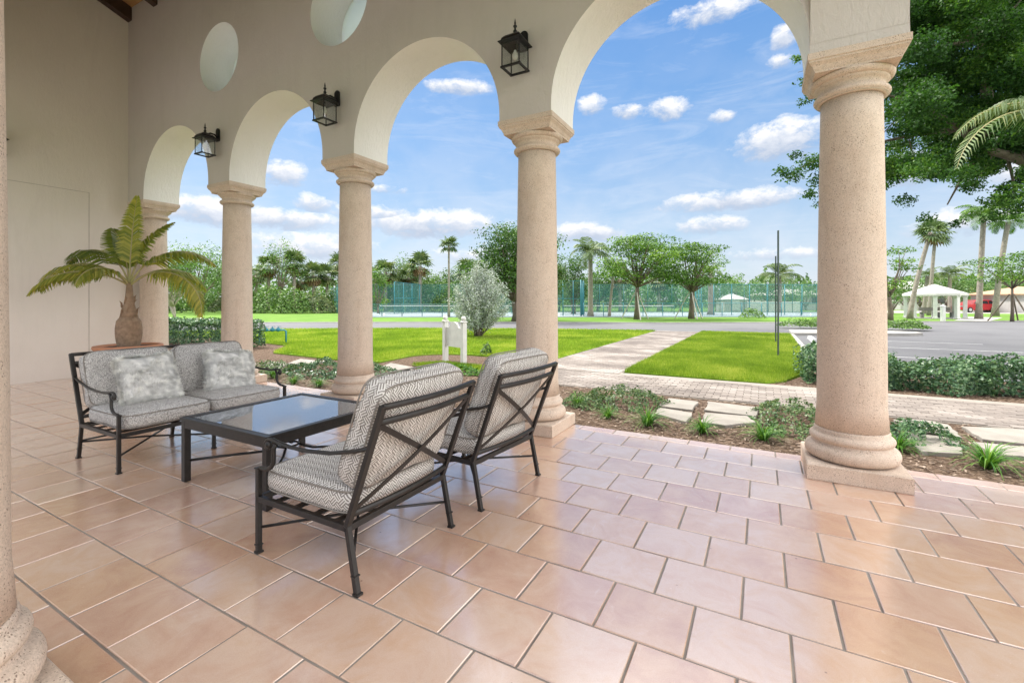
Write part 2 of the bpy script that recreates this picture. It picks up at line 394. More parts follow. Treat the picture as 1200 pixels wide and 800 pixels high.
def tag(o, label=None, cat=None, group=None, kind=None):
    for k, v in (('label', label), ('category', cat), ('group', group), ('kind', kind)):
        if v: o[k] = v
    return o
def empty(name, loc=(0, 0, 0), rz=0):
    o = bpy.data.objects.new(name, None); COL.objects.link(o); o.location = loc; o.rotation_euler = (0, 0, rz); o.empty_display_size = .2
    return o
def copy_tree(o, parent=None):
    c = o.copy(); COL.objects.link(c)
    if parent: c.parent = parent
    for ch in [k for k in COL.objects if k.parent == o]: copy_tree(ch, c)
    return c
def fast(name, V, nper, tint, mat, parent=None, smooth=False):   # V: (nfaces*nper,3) vertices, every face its own
    V = np.asarray(V, dtype=np.float32).reshape(-1, 3); n = len(V) // nper
    me = bpy.data.meshes.new(name)
    me.vertices.add(len(V)); me.vertices.foreach_set('co', V.ravel())
    me.loops.add(len(V)); me.loops.foreach_set('vertex_index', np.arange(len(V), dtype=np.int32))
    me.polygons.add(n); me.polygons.foreach_set('loop_start', np.arange(0, len(V), nper, dtype=np.int32))
    me.update(calc_edges=True)
    ca = me.color_attributes.new('tint', 'FLOAT_COLOR', 'POINT')
    t = np.repeat(np.asarray(tint, dtype=np.float32), nper)
    ca.data.foreach_set('color', np.stack([t, t, t, np.ones_like(t)], 1).ravel())
    me.materials.append(mat); me.validate()
    return link(name, me, parent)

# ------------------------------------------------------------------ foliage generators
def leaves(P, size, aspect=.5, nrm=None, spread=1.0, tint=None, cup=True):
    """one diamond-shaped leaf at each point of P; returns vertices and per-face tint"""
    n = len(P); P = np.asarray(P)
    a = rng.normal(size=(n, 3))
    if nrm is not None: a = a * spread + np.asarray(nrm)
    a /= np.linalg.norm(a, axis=1)[:, None] + 1e-9
    b = rng.normal(size=(n, 3)); b -= a * (a * b).sum(1)[:, None]; b /= np.linalg.norm(b, axis=1)[:, None] + 1e-9
    c = np.cross(a, b)
    s = (size * rng.uniform(.6, 1.35, n))[:, None]
    V = np.empty((n, 4, 3))
    V[:, 0] = P - b * s * .5; V[:, 1] = P + c * s * aspect * .5 - a * s * .08; V[:, 2] = P + b * s * .5; V[:, 3] = P - c * s * aspect * .5 - a * s * .08
    t = rng.uniform(0, 1, n) if tint is None else np.clip(tint + rng.normal(0, .16, n), 0, 1)
    return V.reshape(-1, 3), t
def blob_pts(c, r, n, shell=.5):
    d = rng.normal(size=(n, 3)); d /= np.linalg.norm(d, axis=1)[:, None]
    k = (shell + (1 - shell) * rng.uniform(0, 1, n) ** .6)[:, None]
    lump = 1 + .22 * np.sin(d[:, :1] * 5 + c[0]) * np.cos(d[:, 1:2] * 6 + c[1]) + .15 * np.sin(d[:, 2:] * 9 + c[2])
    return np.asarray(c) + d * k * lump * np.asarray(r), d
def crown(clumps, size, dens, aspect=.55):
    """clumps: (centre, (rx,ry,rz)); dens: leaves per clump of unit area"""
    VV, TT = [], []
    for c, r in clumps:
        area = (r[0] * r[1] + r[0] * r[2] + r[1] * r[2]) / 3 * 12
        n = max(20, int(area * dens / (size * size * aspect) * .35))
        P, d = blob_pts(c, r, n, .55)
        base = rng.uniform(.22, .75)
        nr = d / np.asarray(r); nr /= np.linalg.norm(nr, axis=1)[:, None]
        V, t = leaves(P, size, aspect, nr * .8 + np.array([0, 0, .5]), .7, base)
        VV.append(V); TT.append(t)
    return np.concatenate(VV), np.concatenate(TT)
def limb(p0, p1, r0, r1, sag=.1, n=6):
    p0, p1 = Vector(p0), Vector(p1); L_ = (p1 - p0).length
    pts = []
    off = Vector((rnd.uniform(-1, 1), rnd.uniform(-1, 1), 0)) * L_ * sag
    for i in range(n + 1):
        t = i / n; pts.append(p0.lerp(p1, t) + off * math.sin(PI * t) + Vector((0, 0, L_ * sag * .6 * math.sin(PI * t))))
    return pts, [r0 + (r1 - r0) * (i / n) for i in range(n + 1)]
def tree(name, label, cat, x, y, H, W, leafmat, leafsize, nclump=26, trunk_h=.35, tr=.12, group=None, flat=.42, dens=1.0, style='tier', sides=(1, 1), z0=GZ, bark='bark', seed=None, wob=0):
    r_ = random.Random(seed if seed is not None else (hash_(name + label)))
    root = empty(name, (x, y, z0)); tag(root, label, cat, group)
    th = H * trunk_h; cl = []
    for i in range(nclump):
        if style == 'tier':
            a = r_.uniform(0, 2 * PI); q = math.sqrt(r_.uniform(.02, 1)); h = (i % 5 + .5) / 5 + r_.uniform(-.09, .09)
            prof = math.sin(PI * min(1, .30 + .58 * h)) ** .45
            rr = W / 2 * q * prof * .86 * (1 + .22 * math.sin(3 * a + i % 5 * 1.9))
            c = (rr * math.cos(a), rr * math.sin(a), th * .95 + (H - th) * (.10 + .80 * h))
            s = W * r_.uniform(.12, .22)
            cl.append((c, (s, s, s * flat * r_.uniform(.8, 1.3))))
        elif style == 'round':
            a = r_.uniform(0, 2 * PI); ph = math.acos(r_.uniform(-.6, 1)); q = r_.uniform(.45, .85)
            c = (W / 2 * q * math.sin(ph) * math.cos(a), W / 2 * q * math.sin(ph) * math.sin(a), th + (H - th) * .5 + (H - th) * .5 * q * math.cos(ph))
            s = W * r_.uniform(.14, .22); cl.append((c, (s, s, s * r_.uniform(.7, 1))))
        elif style == 'column':
            h = r_.uniform(0, 1); a = r_.uniform(0, 2 * PI); rr = W / 2 * r_.uniform(.2, .8) * (1.0 - .55 * h)
            c = (rr * math.cos(a), rr * math.sin(a), th + (H - th) * (.05 + .88 * h)); s = W * r_.uniform(.14, .24)
            cl.append((c, (s, s, s * 1.1)))
    V, t = crown(cl, leafsize, dens)
    fast('crown', V, 4, t, M[leafmat], root)
    mb = MB()
    fork = Vector((r_.uniform(-.1, .1) * tr * 6, 0, th * .85))
    mb.tube([(0, 0, -.1), (tr * .2, 0, th * .3), tuple(fork * .7), tuple(fork)], [tr * 1.5, tr * 1.08, tr * .95, tr * .85], 10)
    rnd.seed(5)
    for c, r in sorted(cl, key=lambda q: -q[1][0])[:max(8, nclump // 2)]:
        pts, rs = limb(fork, c, tr * .42, tr * .08, .08); mb.tube(pts, rs, 6)
    mb.build('trunk', M[bark], root)
    return root
def hash_(s):
    h = 7
    for ch in s: h = (h * 31 + ord(ch)) % 1000003
    return h
def frond(base, az, el, length, droop, leaf, n=26, width=.03, vee=.5, taper=True, twist=0, tint=.5, curl=.15, gap0=.12):
    """pinnate frond: rachis points plus leaflets"""
    base = Vector(base); pts = []
    h = Vector((math.cos(az), math.sin(az), 0)); side = Vector((-math.sin(az), math.cos(az), 0))
    p = base.copy(); e = el; st = length / 20
    for i in range(21):
        pts.append(p.copy()); p = p + (h * math.cos(e) + Vector((0, 0, 1)) * math.sin(e) + side * twist * i / 20 * .6) * st; e -= droop / 20 * (1 + .6 * i / 20)
    V, T = [], []
    for i in range(n):
        t = gap0 + (1 - gap0) * (i + .5) / n; k = t * 20; j = min(19, int(k)); q = pts[j].lerp(pts[j + 1], k - j)
        tg = (pts[j + 1] - pts[j]).normalized(); up = side.cross(tg).normalized()
        if up.z < 0 and e > -1: up = -up
        L_ = leaf * (math.sin(PI * min(1, .18 + .80 * t)) ** .7)
        for sg in (-1, 1):
            d = (side * sg * math.cos(vee) + up * math.sin(vee) * .9 + tg * (.45 + .5 * t) + Vector((rnd.gauss(0, .06), rnd.gauss(0, .06), rnd.gauss(0, .06)))).normalized()
            w = tg * width * .5
            m_ = q + d * L_ * .55; d2 = (d + Vector((0, 0, -1)) * curl * 2).normalized(); tip = m_ + d2 * L_ * .5
            V += [q - w * .6, q + w * .6, m_ + w, m_ - w, m_ - w, m_ + w, tip + w * .12, tip - w * .12]
            c = min(1, max(0, tint + rnd.gauss(0, .15))); T += [c, c]
    return pts, V, T
def fan(c, d, petiole, rad, n=18, tint=.5):
    c = Vector(c); d = Vector(d).normalized(); e = c + d * petiole
    side = d.cross(Vector((0, 0, 1)));  side = side.normalized() if side.length > .01 else Vector((1, 0, 0)); up = side.cross(d)
    V, T = [], []
    for i in range(n):
        a = -2.2 + 4.4 * (i + .5) / n
        q = (d * math.cos(a) + side * math.sin(a)); q = (q + up * rnd.uniform(-.05, .12)).normalized()
        w = (d * -math.sin(a) + side * math.cos(a)) * rad * .085
        L_ = rad * rnd.uniform(.85, 1.1); m_ = e + q * L_ * .6; tip = m_ + (q + Vector((0, 0, -.7))).normalized() * L_ * .42
        V += [e - w * .2, e + w * .2, m_ + w, m_ - w, m_ - w, m_ + w, tip + w * .1, tip - w * .1]
        k = min(1, max(0, tint + rnd.gauss(0, .15))); T += [k, k]
    w = side * .02
    V += [c - w, c + w, e + w, e - w]; T.append(tint)
    return V, T
def palm(name, label, x, y, H, kind, crownr, tr=.12, lean=(0, 0), nf=None, group=None, z0=GZ, skirt=0, seed=3, leafmat='leaf_palm', bark='pbark', cat='palm tree'):
    rnd.seed(seed)
    root = empty(name, (x, y, z0)); tag(root, label, cat, group)
    top = Vector((lean[0], lean[1], H)); pts = []
    for i in range(9):
        t = i / 8; pts.append((lean[0] * t ** 1.3, lean[1] * t ** 1.3, -.1 + (H + .1) * t))
    mb = MB(); mb.tube(pts, [tr * (1.5 if i == 0 else 1.08 - .03 * i) for i in range(9)], 10)
    if kind == 'royal': mb.tube([tuple(top), (top.x, top.y, top.z + crownr * .5)], [tr * .8, tr * .3], 8)
    mb.build('trunk', M[bark], root)
    V, T = [], []
    if kind in ('coco', 'royal'):
        tp = top + Vector((0, 0, crownr * .35 if kind == 'royal' else 0))
        for i in range(nf or 17):
            az = i * 2.4 + rnd.uniform(-.2, .2); el = R(rnd.uniform(5, 78))
            _, v, t = frond(tp, az, el, crownr * rnd.uniform(.9, 1.15), R(rnd.uniform(60, 105)), crownr * .34, 22, crownr * .035, .1, tint=rnd.uniform(.25, .7), curl=.5)
            V += v; T += t
            _pts = _
            w = Vector((0, 0, crownr * .012))
            for a, b in zip(_pts[:-1], _pts[1:]): V += [a - w, b - w, b + w, a + w]; T.append(.5)
    else:
        for i in range(nf or 26):
            az = i * 2.4 + rnd.uniform(-.3, .3); el = R(rnd.uniform(-45, 80)); d = Vector((math.cos(az) * math.cos(el), math.sin(az) * math.cos(el), math.sin(el)))
            v, t = fan(top, d, crownr * .45, crownr * .58, 13, tint=rnd.uniform(.2, .75)); V += v; T += t
    fast('crown', [tuple(p) for p in V], 4, T, M[leafmat], root)
    if skirt:
        V, T = [], []
        for i in range(skirt):
            az = i * 2.4; el = R(rnd.uniform(-85, -45)); d = Vector((math.cos(az) * math.cos(el), math.sin(az) * math.cos(el), math.sin(el)))
            v, t = fan(top, d, crownr * .3, crownr * .5, 11, tint=rnd.uniform(.2, .8)); V += v; T += t
        fast('dead_fronds', [tuple(p) for p in V], 4, T, M['leaf_brown'], root)
    return root
def shrub_mass(name, poly_pts, parent, mat, size, aspect=.55, nrm=None, tint=None):
    V, t = leaves(poly_pts, size, aspect, nrm, .8, tint); return fast(name, V, 4, t, M[mat], parent)

# ------------------------------------------------------------------ world, sun
def sky():
    w = bpy.data.worlds.new('World'); scene.world = w; w.use_nodes = True; t = w.node_tree
    bg = t.nodes['Background']; out = t.nodes['World Output']
    sk = t.nodes.new('ShaderNodeTexSky'); sk.sky_type = 'NISHITA'; sk.sun_disc = False
    sk.sun_elevation = R(SUN_EL); sk.sun_rotation = R(SUN_ROT); sk.air_density = 1.0; sk.dust_density = .6; sk.ozone_density = 2.2
    tc = t.nodes.new('ShaderNodeTexCoord')
    nv = t.nodes.new('ShaderNodeVectorMath'); nv.operation = 'NORMALIZE'; L(t, tc.outputs['Generated'], nv.inputs[0])
    s = t.nodes.new('ShaderNodeSeparateXYZ'); L(t, nv.outputs[0], s.inputs[0])
    phi = mth(t, 'ARCTAN2', s.outputs[0], s.outputs[1]); th = mth(t, 'ARCSINE', s.outputs[2])
    cv = t.nodes.new('ShaderNodeCombineXYZ'); L(t, phi, cv.inputs[0]); L(t, mth(t, 'MULTIPLY', th, 1.6), cv.inputs[1])
    n1 = noisen(t, cv.outputs[0], 22, 8, .68, .25); n2 = noisen(t, cv.outputs[0], 7, 5, .55, .3)
    nn = mth(t, 'SUBTRACT', mth(t, 'ADD', mth(t, 'MULTIPLY', n1, 1.9), mth(t, 'MULTIPLY', n2, .9)), 1.4)
    clouds = [(538, 102, 42, 9, 1), (478, 80, 20, 6, .4), (782, 128, 27, 15, 1), (735, 130, 20, 8, .7), (692, 124, 16, 13, 1), (842, 12, 55, 16, .9), (918, 42, 18, 15, 1), (914, 72, 14, 8, .6),
              (918, 162, 58, 24, 1.1), (846, 136, 14, 7, .5), (862, 234, 95, 12, 1.0), (832, 264, 46, 11, .9), (235, 246, 60, 18, 1.1), (366, 238, 25, 12, 1), (333, 202, 26, 17, 1), (330, 256, 70, 13, 1), (505, 262, 95, 17, 1),
              (440, 250, 50, 10, .9), (690, 272, 40, 11, .9), (370, 290, 80, 16, .8), (455, 222, 24, 5, .6), (1060, 200, 60, 22, .8), (1130, 262, 80, 16, .7), (570, 300, 60, 9, .5), (905, 298, 60, 7, .45), (1240, 180, 90, 40, 1), (80, 200, 90, 30, 1)]
    def vec(op, *ins):
        n = t.nodes.new('ShaderNodeVectorMath'); n.operation = op
        for i, v in enumerate(ins):
            if hasattr(v, 'is_output'): L(t, v, n.inputs[i])
            else: n.inputs[i].default_value = v
        return n
    flat = t.nodes.new('ShaderNodeCombineXYZ'); L(t, phi, flat.inputs[0]); L(t, th, flat.inputs[1])
    mask = None; sel = None
    for (px, py, rx, ry, k) in clouds:
        u = (px - 600) / F; v = (HOR - py) / F; X, Y = CS * u - SN, SN * u + CS; hy = math.hypot(X, Y)
        p0 = math.atan2(X, Y); t0 = math.atan(v / hy); a = rx / F / (hy * hy); b = ry / F / hy * math.cos(t0) ** 2
        q = vec('MULTIPLY_ADD', flat.outputs[0], (1 / a, 1 / b, 0), (-p0 / a, -t0 / b, 0))
        e = vec('DOT_PRODUCT', q.outputs[0], q.outputs[0]).outputs['Value']
        m = mth(t, 'MULTIPLY_ADD', e, -k, 1.22 * k)
        if mask is None: mask, sel = m, q.outputs[0]
        else:
            g = mth(t, 'GREATER_THAN', m, mask)
            mv = t.nodes.new('ShaderNodeMix'); mv.data_type = 'VECTOR'; L(t, g, mv.inputs[0]); L(t, sel, mv.inputs[4]); L(t, q.outputs[0], mv.inputs[5]); sel = mv.outputs[1]
            mask = mth(t, 'MAXIMUM', m, mask)
    ss = t.nodes.new('ShaderNodeSeparateXYZ'); L(t, sel, ss.inputs[0]); shade = mth(t, 'MULTIPLY_ADD', ss.outputs[1], .42, .52)
    # noise to break up the added out-of-frame cloud, and thin veil low down
    wide = noisen(t, nv.outputs[0], 3.2, 8, .6)
    mask = mth(t, 'MAXIMUM', mask, -1.4)
    dens = mth(t, 'MULTIPLY', mth(t, 'ADD', mask, mth(t, 'MULTIPLY', nn, 1.9)), .95, clamp=True)
    veil = mth(t, 'MULTIPLY', ramp(t, th, [(0, (.75,) * 3), (.09, (.6,) * 3), (.22, (.30,) * 3), (.55, (0,) * 3)]), ramp(t, n2, [(.38, (.25,) * 3), (.62, (1,) * 3)]))
    lift = ramp(t, th, [(0, (1.0, .96, .93)), (.2, (1, 1, 1)), (1, (1, 1, 1))])
    up = t.nodes.new('ShaderNodeHueSaturation'); L(t, sk.outputs[0], up.inputs['Color']); up.inputs['Saturation'].default_value = 1.0
    # clear-sky colour drawn from the Nishita sky, its brightness evened between horizon and zenith
    base = mixc(t, .62, up.outputs[0], ramp(t, th, [(0, (6.6, 7.5, 8.4)), (.14, (4.7, 6.5, 8.5)), (.32, (2.2, 4.7, 8.6)), (.62, (1.15, 3.4, 8.1)), (1.3, (.9, 2.6, 6.6))]))
    white = ramp(t, mth(t, 'ADD', shade, mth(t, 'MULTIPLY', mth(t, 'SUBTRACT', n1, .5), 1.1)), [(.20, (4.3, 5.0, 6.3)), (.50, (6.6, 7.0, 7.8)), (.8, (9.8, 9.6, 9.4))])
    sv = t.nodes.new('ShaderNodeVectorMath'); sv.operation = 'MULTIPLY'; L(t, cv.outputs[0], sv.inputs[0]); sv.inputs[1].default_value = (1, 3.2, 1)
    wisp = ramp(t, noisen(t, sv.outputs[0], 3.6, 9, .66, 1.4), [(.50, (0,) * 3), (.78, (.30,) * 3)])
    c = mixc(t, mth(t, 'MULTIPLY', veil, .9), base, (7.2, 7.6, 8.4))
    c = mixc(t, wisp, c, (8.0, 8.3, 8.9))
    c = mixc(t, mth(t, 'MULTIPLY', dens, .97), c, white)
    # bright cloud added as fill light outside the view: overhead, behind, to the right
    k = mth(t, 'ADD', ramp(t, th, [(.60, (0,) * 3), (.85, (1,) * 3)]), ramp(t, mth(t, 'MULTIPLY', s.outputs[1], -1), [(.02, (0,) * 3), (.25, (.10,) * 3)]), clamp=True)
    k = mth(t, 'ADD', k, ramp(t, s.outputs[0], [(.48, (0,) * 3), (.72, (.75,) * 3)]), clamp=True)
    cov = mth(t, 'MULTIPLY', k, ramp(t, wide, [(.30, (.55,) * 3), (.55, (1,) * 3)]))
    c = mixc(t, cov, c, (OVER_FILL, OVER_FILL * .965, OVER_FILL * .92))
    L(t, c, bg.inputs['Color']); bg.inputs['Strength'].default_value = SKY_K
SUN_EL, SUN_ROT, SUN_S, SKY_K, OVER_FILL = 52, 280, 4.0, .080, 34.0
scene_map = 512
sky()
scene.world.cycles.sampling_method = 'MANUAL'; scene.world.cycles.sample_map_resolution = 512
sun = bpy.data.lights.new('sun', 'SUN'); so = bpy.data.objects.new('sun', sun); COL.objects.link(so)
sun.energy = SUN_S; sun.angle = R(4.0); sun.color = (1, .95, .87)
sd = Vector((math.sin(R(SUN_ROT)) * math.cos(R(SUN_EL)), math.cos(R(SUN_ROT)) * math.cos(R(SUN_EL)), math.sin(R(SUN_EL))))
so.rotation_euler = sd.to_track_quat('Z', 'Y').to_euler()
vs = scene.view_settings; vs.view_transform = 'Standard'; vs.look = 'None'; vs.gamma = 1; vs.exposure = .60; vs.use_curve_mapping = False

cy = scene.cycles; cy.max_bounces = 8; cy.diffuse_bounces = 5; cy.glossy_bounces = 3; cy.transmission_bounces = 4; cy.transparent_max_bounces = 8
cy.caustics_reflective = False; cy.caustics_refractive = False; cy.sample_clamp_indirect = 8
# ------------------------------------------------------------------ loggia floor
TW, TL = .342, .359
def build_floor():
    X0, X1, Y0, Y1 = -10.6, 5.2, -.75, 4.715
    V, Fc, T = [], [], []
    k0 = math.floor((Y0 - .80) / TW); g = .0045; c = .004
    for k in range(k0, 40):
        ya, yb = max(Y0, .80 + TW * k), min(Y1, .80 + TW * (k + 1))
        if yb - ya < .03: continue
        off = -.08 + (0 if (k % 2) == 0 else TL / 2)
        i0 = math.floor((X0 - off) / TL)
        for i in range(i0, i0 + 60):
            xa, xb = max(X0, off + TL * i), min(X1, off + TL * (i + 1))
            if xb - xa < .03: continue
            t1, t2 = rnd.gauss(0, .0007), rnd.gauss(0, .0007); dz = rnd.gauss(0, .0004); o = len(V)
            a, b, e, f = xa + g, xb - g, ya + g, yb - g
            for (ins, z) in ((0, -.012), (0, -c * .9), (c * .35, -c * .25), (c, 0)):
                for (px, py, sx, sy) in ((a + ins, e + ins, -1, -1), (b - ins, e + ins, 1, -1), (b - ins, f - ins, 1, 1), (a + ins, f - ins, -1, 1)):
                    V.append((px, py, z + dz + sx * t1 + sy * t2))
            for r in range(3):
                for q in range(4): Fc.append((o + r * 4 + q, o + r * 4 + (q + 1) % 4, o + r * 4 + 4 + (q + 1) % 4, o + r * 4 + 4 + q))
            Fc.append((o + 12, o + 13, o + 14, o + 15)); T += [(rnd.random(), rnd.random())] * 16
    me = bpy.data.meshes.new('tile_floor'); me.from_pydata(V, [], Fc); me.materials.append(M['tile'])
    ca = me.color_attributes.new('tint', 'FLOAT_COLOR', 'POINT')
    ca.data.foreach_set('color', np.array([(p, q, 0, 1) for p, q in T], dtype=np.float32).ravel())
    me.update(); tag(link('tile_floor', me), kind='structure')
    mb = MB(); mb.box(((X0 + X1) / 2, (Y0 + Y1) / 2, -.104), (X1 - X0, Y1 - Y0, .2)); tag(mb.build('floor_slab', M['grout']), kind='structure')
build_floor()

# ------------------------------------------------------------------ loggia building
bld = empty('loggia', (-5, 2.4, 0)); tag(bld, 'cream stucco loggia with an arcade on stone columns and round openings above', 'building')
def part(o):                               # geometry is written in world coordinates
    o.parent = bld; o.matrix_parent_inverse = Matrix.Translation((5, -2.4, 0)); return o
def flatwall(name, outer, holes, th, mat, M4, reveal=True):
    cu = bpy.data.curves.new(name, 'CURVE'); cu.dimensions = '2D'; cu.fill_mode = 'BOTH'; cu.extrude = th / 2
    for poly in [outer] + holes:
        sp = cu.splines.new('POLY'); sp.points.add(len(poly) - 1); sp.use_cyclic_u = True
        for p, q in zip(sp.points, poly): p.co = (q[0], q[1], 0, 1)
    o = bpy.data.objects.new(name, cu); COL.objects.link(o)
    dg = bpy.context.evaluated_depsgraph_get(); me = bpy.data.meshes.new_from_object(o.evaluated_get(dg))
    bpy.data.objects.remove(o); me.transform(M4)
    bm = bmesh.new(); bm.from_mesh(me); bmesh.ops.remove_doubles(bm, verts=bm.verts, dist=1e-4); bmesh.ops.recalc_face_normals(bm, faces=bm.faces)
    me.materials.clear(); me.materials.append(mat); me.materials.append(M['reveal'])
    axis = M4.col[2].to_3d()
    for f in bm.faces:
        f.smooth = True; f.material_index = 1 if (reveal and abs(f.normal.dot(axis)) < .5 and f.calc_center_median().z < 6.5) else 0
    bm.to_mesh(me); bm.free(); me.set_sharp_from_angle(angle=R(28))
    pass; me.name = name
    return part(link(name, me))
def arc(xa, xb, z, n=48):                  # semicircle from xa to xb above z
    c, r = (xa + xb) / 2, abs(xb - xa) / 2; s = 1 if xb > xa else -1
    return [(c - s * r * math.cos(PI * i / n), z + r * math.sin(PI * i / n)) for i in range(n + 1)]
def circ(x, z, r, n=64): return [(x + r * math.cos(2 * PI * i / n), z + r * math.sin(2 * PI * i / n)) for i in range(n)]
CX = [.61 - 2.73 * i for i in range(5)]; CY, HW, SPR, STI = 4.43, .295, 3.22, 3.29
XZ = lambda yc: Matrix(((1, 0, 0, 0), (0, 0, 1, yc), (0, 1, 0, 0), (0, 0, 0, 1)))
YZ = lambda xc: Matrix(((0, 0, 1, xc), (1, 0, 0, 0), (0, 1, 0, 0), (0, 0, 0, 1)))
def arcade(yc, x_end):
    o = [(-10.6, SPR)]
    for i in range(4, 0, -1):
        xa, xb = CX[i] + HW, CX[i - 1] - HW
        o += [(xa, SPR)] + arc(xa, xb, STI) + [(xb, SPR)]
    o += [(x_end, SPR), (x_end, 6.93), (-10.6, 6.93)]
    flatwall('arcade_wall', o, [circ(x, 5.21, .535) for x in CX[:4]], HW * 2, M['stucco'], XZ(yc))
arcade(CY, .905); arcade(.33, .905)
o = [(.627, SPR), (.627, STI)] + arc(.627, 4.133, STI, 64)[1:] + [(4.133, 6.93), (.627, 6.93)]
flatwall('side_wall', o, [], HW * 2 - .006, M['stucco'], YZ(.61), False)
ew = flatwall('end_wall', [(-1.2, -.1), (4.722, -.1), (4.722, 6.85), (2.38, 7.5), (-1.2, 6.3)], [], .30, M['stucco_end_lit'], YZ(-10.752), False)
mb = MB()
mb.box((-10.6005, 3.555, 1.64), (.004, .010, 3.28)); mb.box((-10.6005, 1.5, 3.28), (.004, 4.12, .009))
M['joint'] = simple('joint_sealant', (.50, .46, .42), .9)
part(mb.build('control_joint', M['joint']))
for x in CX[1:4]:
    mb = MB(); mb.lathe([(.02, -.006), (.532, -.006), (.532, .006), (.02, .006)], 64)
    o_ = mb.build('oculus_pane', M['frost']); o_.data.transform(Matrix.Translation((x, CY + HW - .06, 5.21)) @ Matrix.Rotation(R(90), 4, 'X')); part(o_)
# roof
sl = .344
def rz_(y): return 6.88 + (4.135 - y) * sl if y > 2.38 else 6.88 + (4.135 - 2.38) * sl - (2.38 - y) * sl
mb = MB()
for ya, yb in ((2.38, 5.45), (-.7, 2.38)):
    n = 14
    for i in range(n):                     # tongue and groove boards
        a, b = ya + (yb - ya) * i / n + .003, ya + (yb - ya) * (i + 1) / n - .003
        vs_ = [(x, y, z) for x in (-10.9, 1.6) for (y, z) in ((a, rz_(a)), (b, rz_(b)), (b, rz_(b) + .03), (a, rz_(a) + .03))]
        mb.add(vs_, [(0, 1, 2, 3), (7, 6, 5, 4), (0, 4, 5, 1), (1, 5, 6, 2), (2, 6, 7, 3), (3, 7, 4, 0)])
roof = part(mb.build('ceiling_boards', M['plank']))
mb = MB()
for ya, yb in ((2.38, 5.5), (-.75, 2.38)):
    vs_ = [(x, y, z) for x in (-10.95, 1.65) for (y, z) in ((ya, rz_(ya) + .034), (yb, rz_(yb) + .034), (yb, rz_(yb) + .26), (ya, rz_(ya) + .26))]
    mb.add(vs_, [(0, 1, 2, 3), (7, 6, 5, 4), (0, 4, 5, 1), (1, 5, 6, 2), (2, 6, 7, 3), (3, 7, 4, 0)])
rf = part(mb.build('roof', M['rooft']))
for i in range(12):
    x = -10.52 + .96 * i
    mb = MB()
    for ya, yb in ((2.38, 4.13), (.63, 2.38)):
        m = [(x + s, y, z) for s in (-.07, .07) for (y, z) in ((ya, rz_(ya) - .25), (yb, rz_(yb) - .25), (yb, rz_(yb) - .002), (ya, rz_(ya) - .002))]
        mb.add(m, [(0, 1, 2, 3), (7, 6, 5, 4), (0, 4, 5, 1), (1, 5, 6, 2), (2, 6, 7, 3), (3, 7, 4, 0)])
    r = mb.build('rafter', M['beam']); r.parent = rf
    if i > 3 and i % 1 == 0: pass

# columns: shaft, capital, base as sub-parts of each column
def column_meshes():
    pf = []
    for i in range(15):
        t = i / 14; z = .36 + (2.905 - .36) * t
        pf.append((.226 - .026 * t ** 1.6 + (.012 * (1 - t * 14 / 1.0) if t < .07 else 0), z))
    sh = MB().lathe(pf, 64)
    ba = MB(); ba.sqlathe([(.311, 0), (.315, .006), (.315, .110), (.307, .119)])
    tor = [(.25, .121)] + [(.258 + .05 * math.cos(a), .178 + .056 * math.sin(a)) for a in [R(x) for x in range(-80, 81, 16)]]
    tor += [(.262, .238), (.258, .252)] + [(.246 + .030 * math.cos(a), .284 + .030 * math.sin(a)) for a in [R(x) for x in range(-70, 71, 20)]] + [(.243, .325), (.246, .345), (.236, .358), (.2, .361)]
    ba.lathe(tor, 64)
    ca = MB()
    pr = [(.15, 2.906), (.205, 2.908), (.232, 2.912)] + [(.218 + .030 * math.cos(a), 2.938 + .026 * math.sin(a)) for a in [R(x) for x in range(-70, 71, 20)]]
    pr += [(.214, 2.968), (.213, 2.995), (.222, 3.012), (.240, 3.02), (.240, 3.032)] + [(.240 + .034 * math.sin(a), 3.075 - .04 * math.cos(a)) for a in [R(x) for x in range(0, 100, 15)]] + [(.2, 3.08)]
    ca.lathe(pr, 64)
    ca.sqlathe([(.2, 3.078), (.262, 3.0795), (.262, 3.094), (.267, 3.102), (.278, 3.128), (.294, 3.146), (.299, 3.150), (.299, 3.164), (.307, 3.168), (.307, 3.217), (.15, 3.2185)])
    s = sh.mesh('shaft'); b = ba.mesh('base'); c = ca.mesh('capital')
    for me in (s, b, c): me.materials.append(M['stone'])
    return s, b, c
SH, BA, CA_ = column_meshes()
def column(x, y):
    o = bpy.data.objects.new('column', SH); COL.objects.link(o); part(o); o.location = (x, y, 0)
    for nm, me in (('base', BA), ('capital', CA_)):
        c = bpy.data.objects.new(nm, me); COL.objects.link(c); c.parent = o
    o.scale = (1, 1, 1)
    return o
for x in CX: column(x, CY)
column(-2.20, .305); column(.61, .33); column(CX[2], .33)

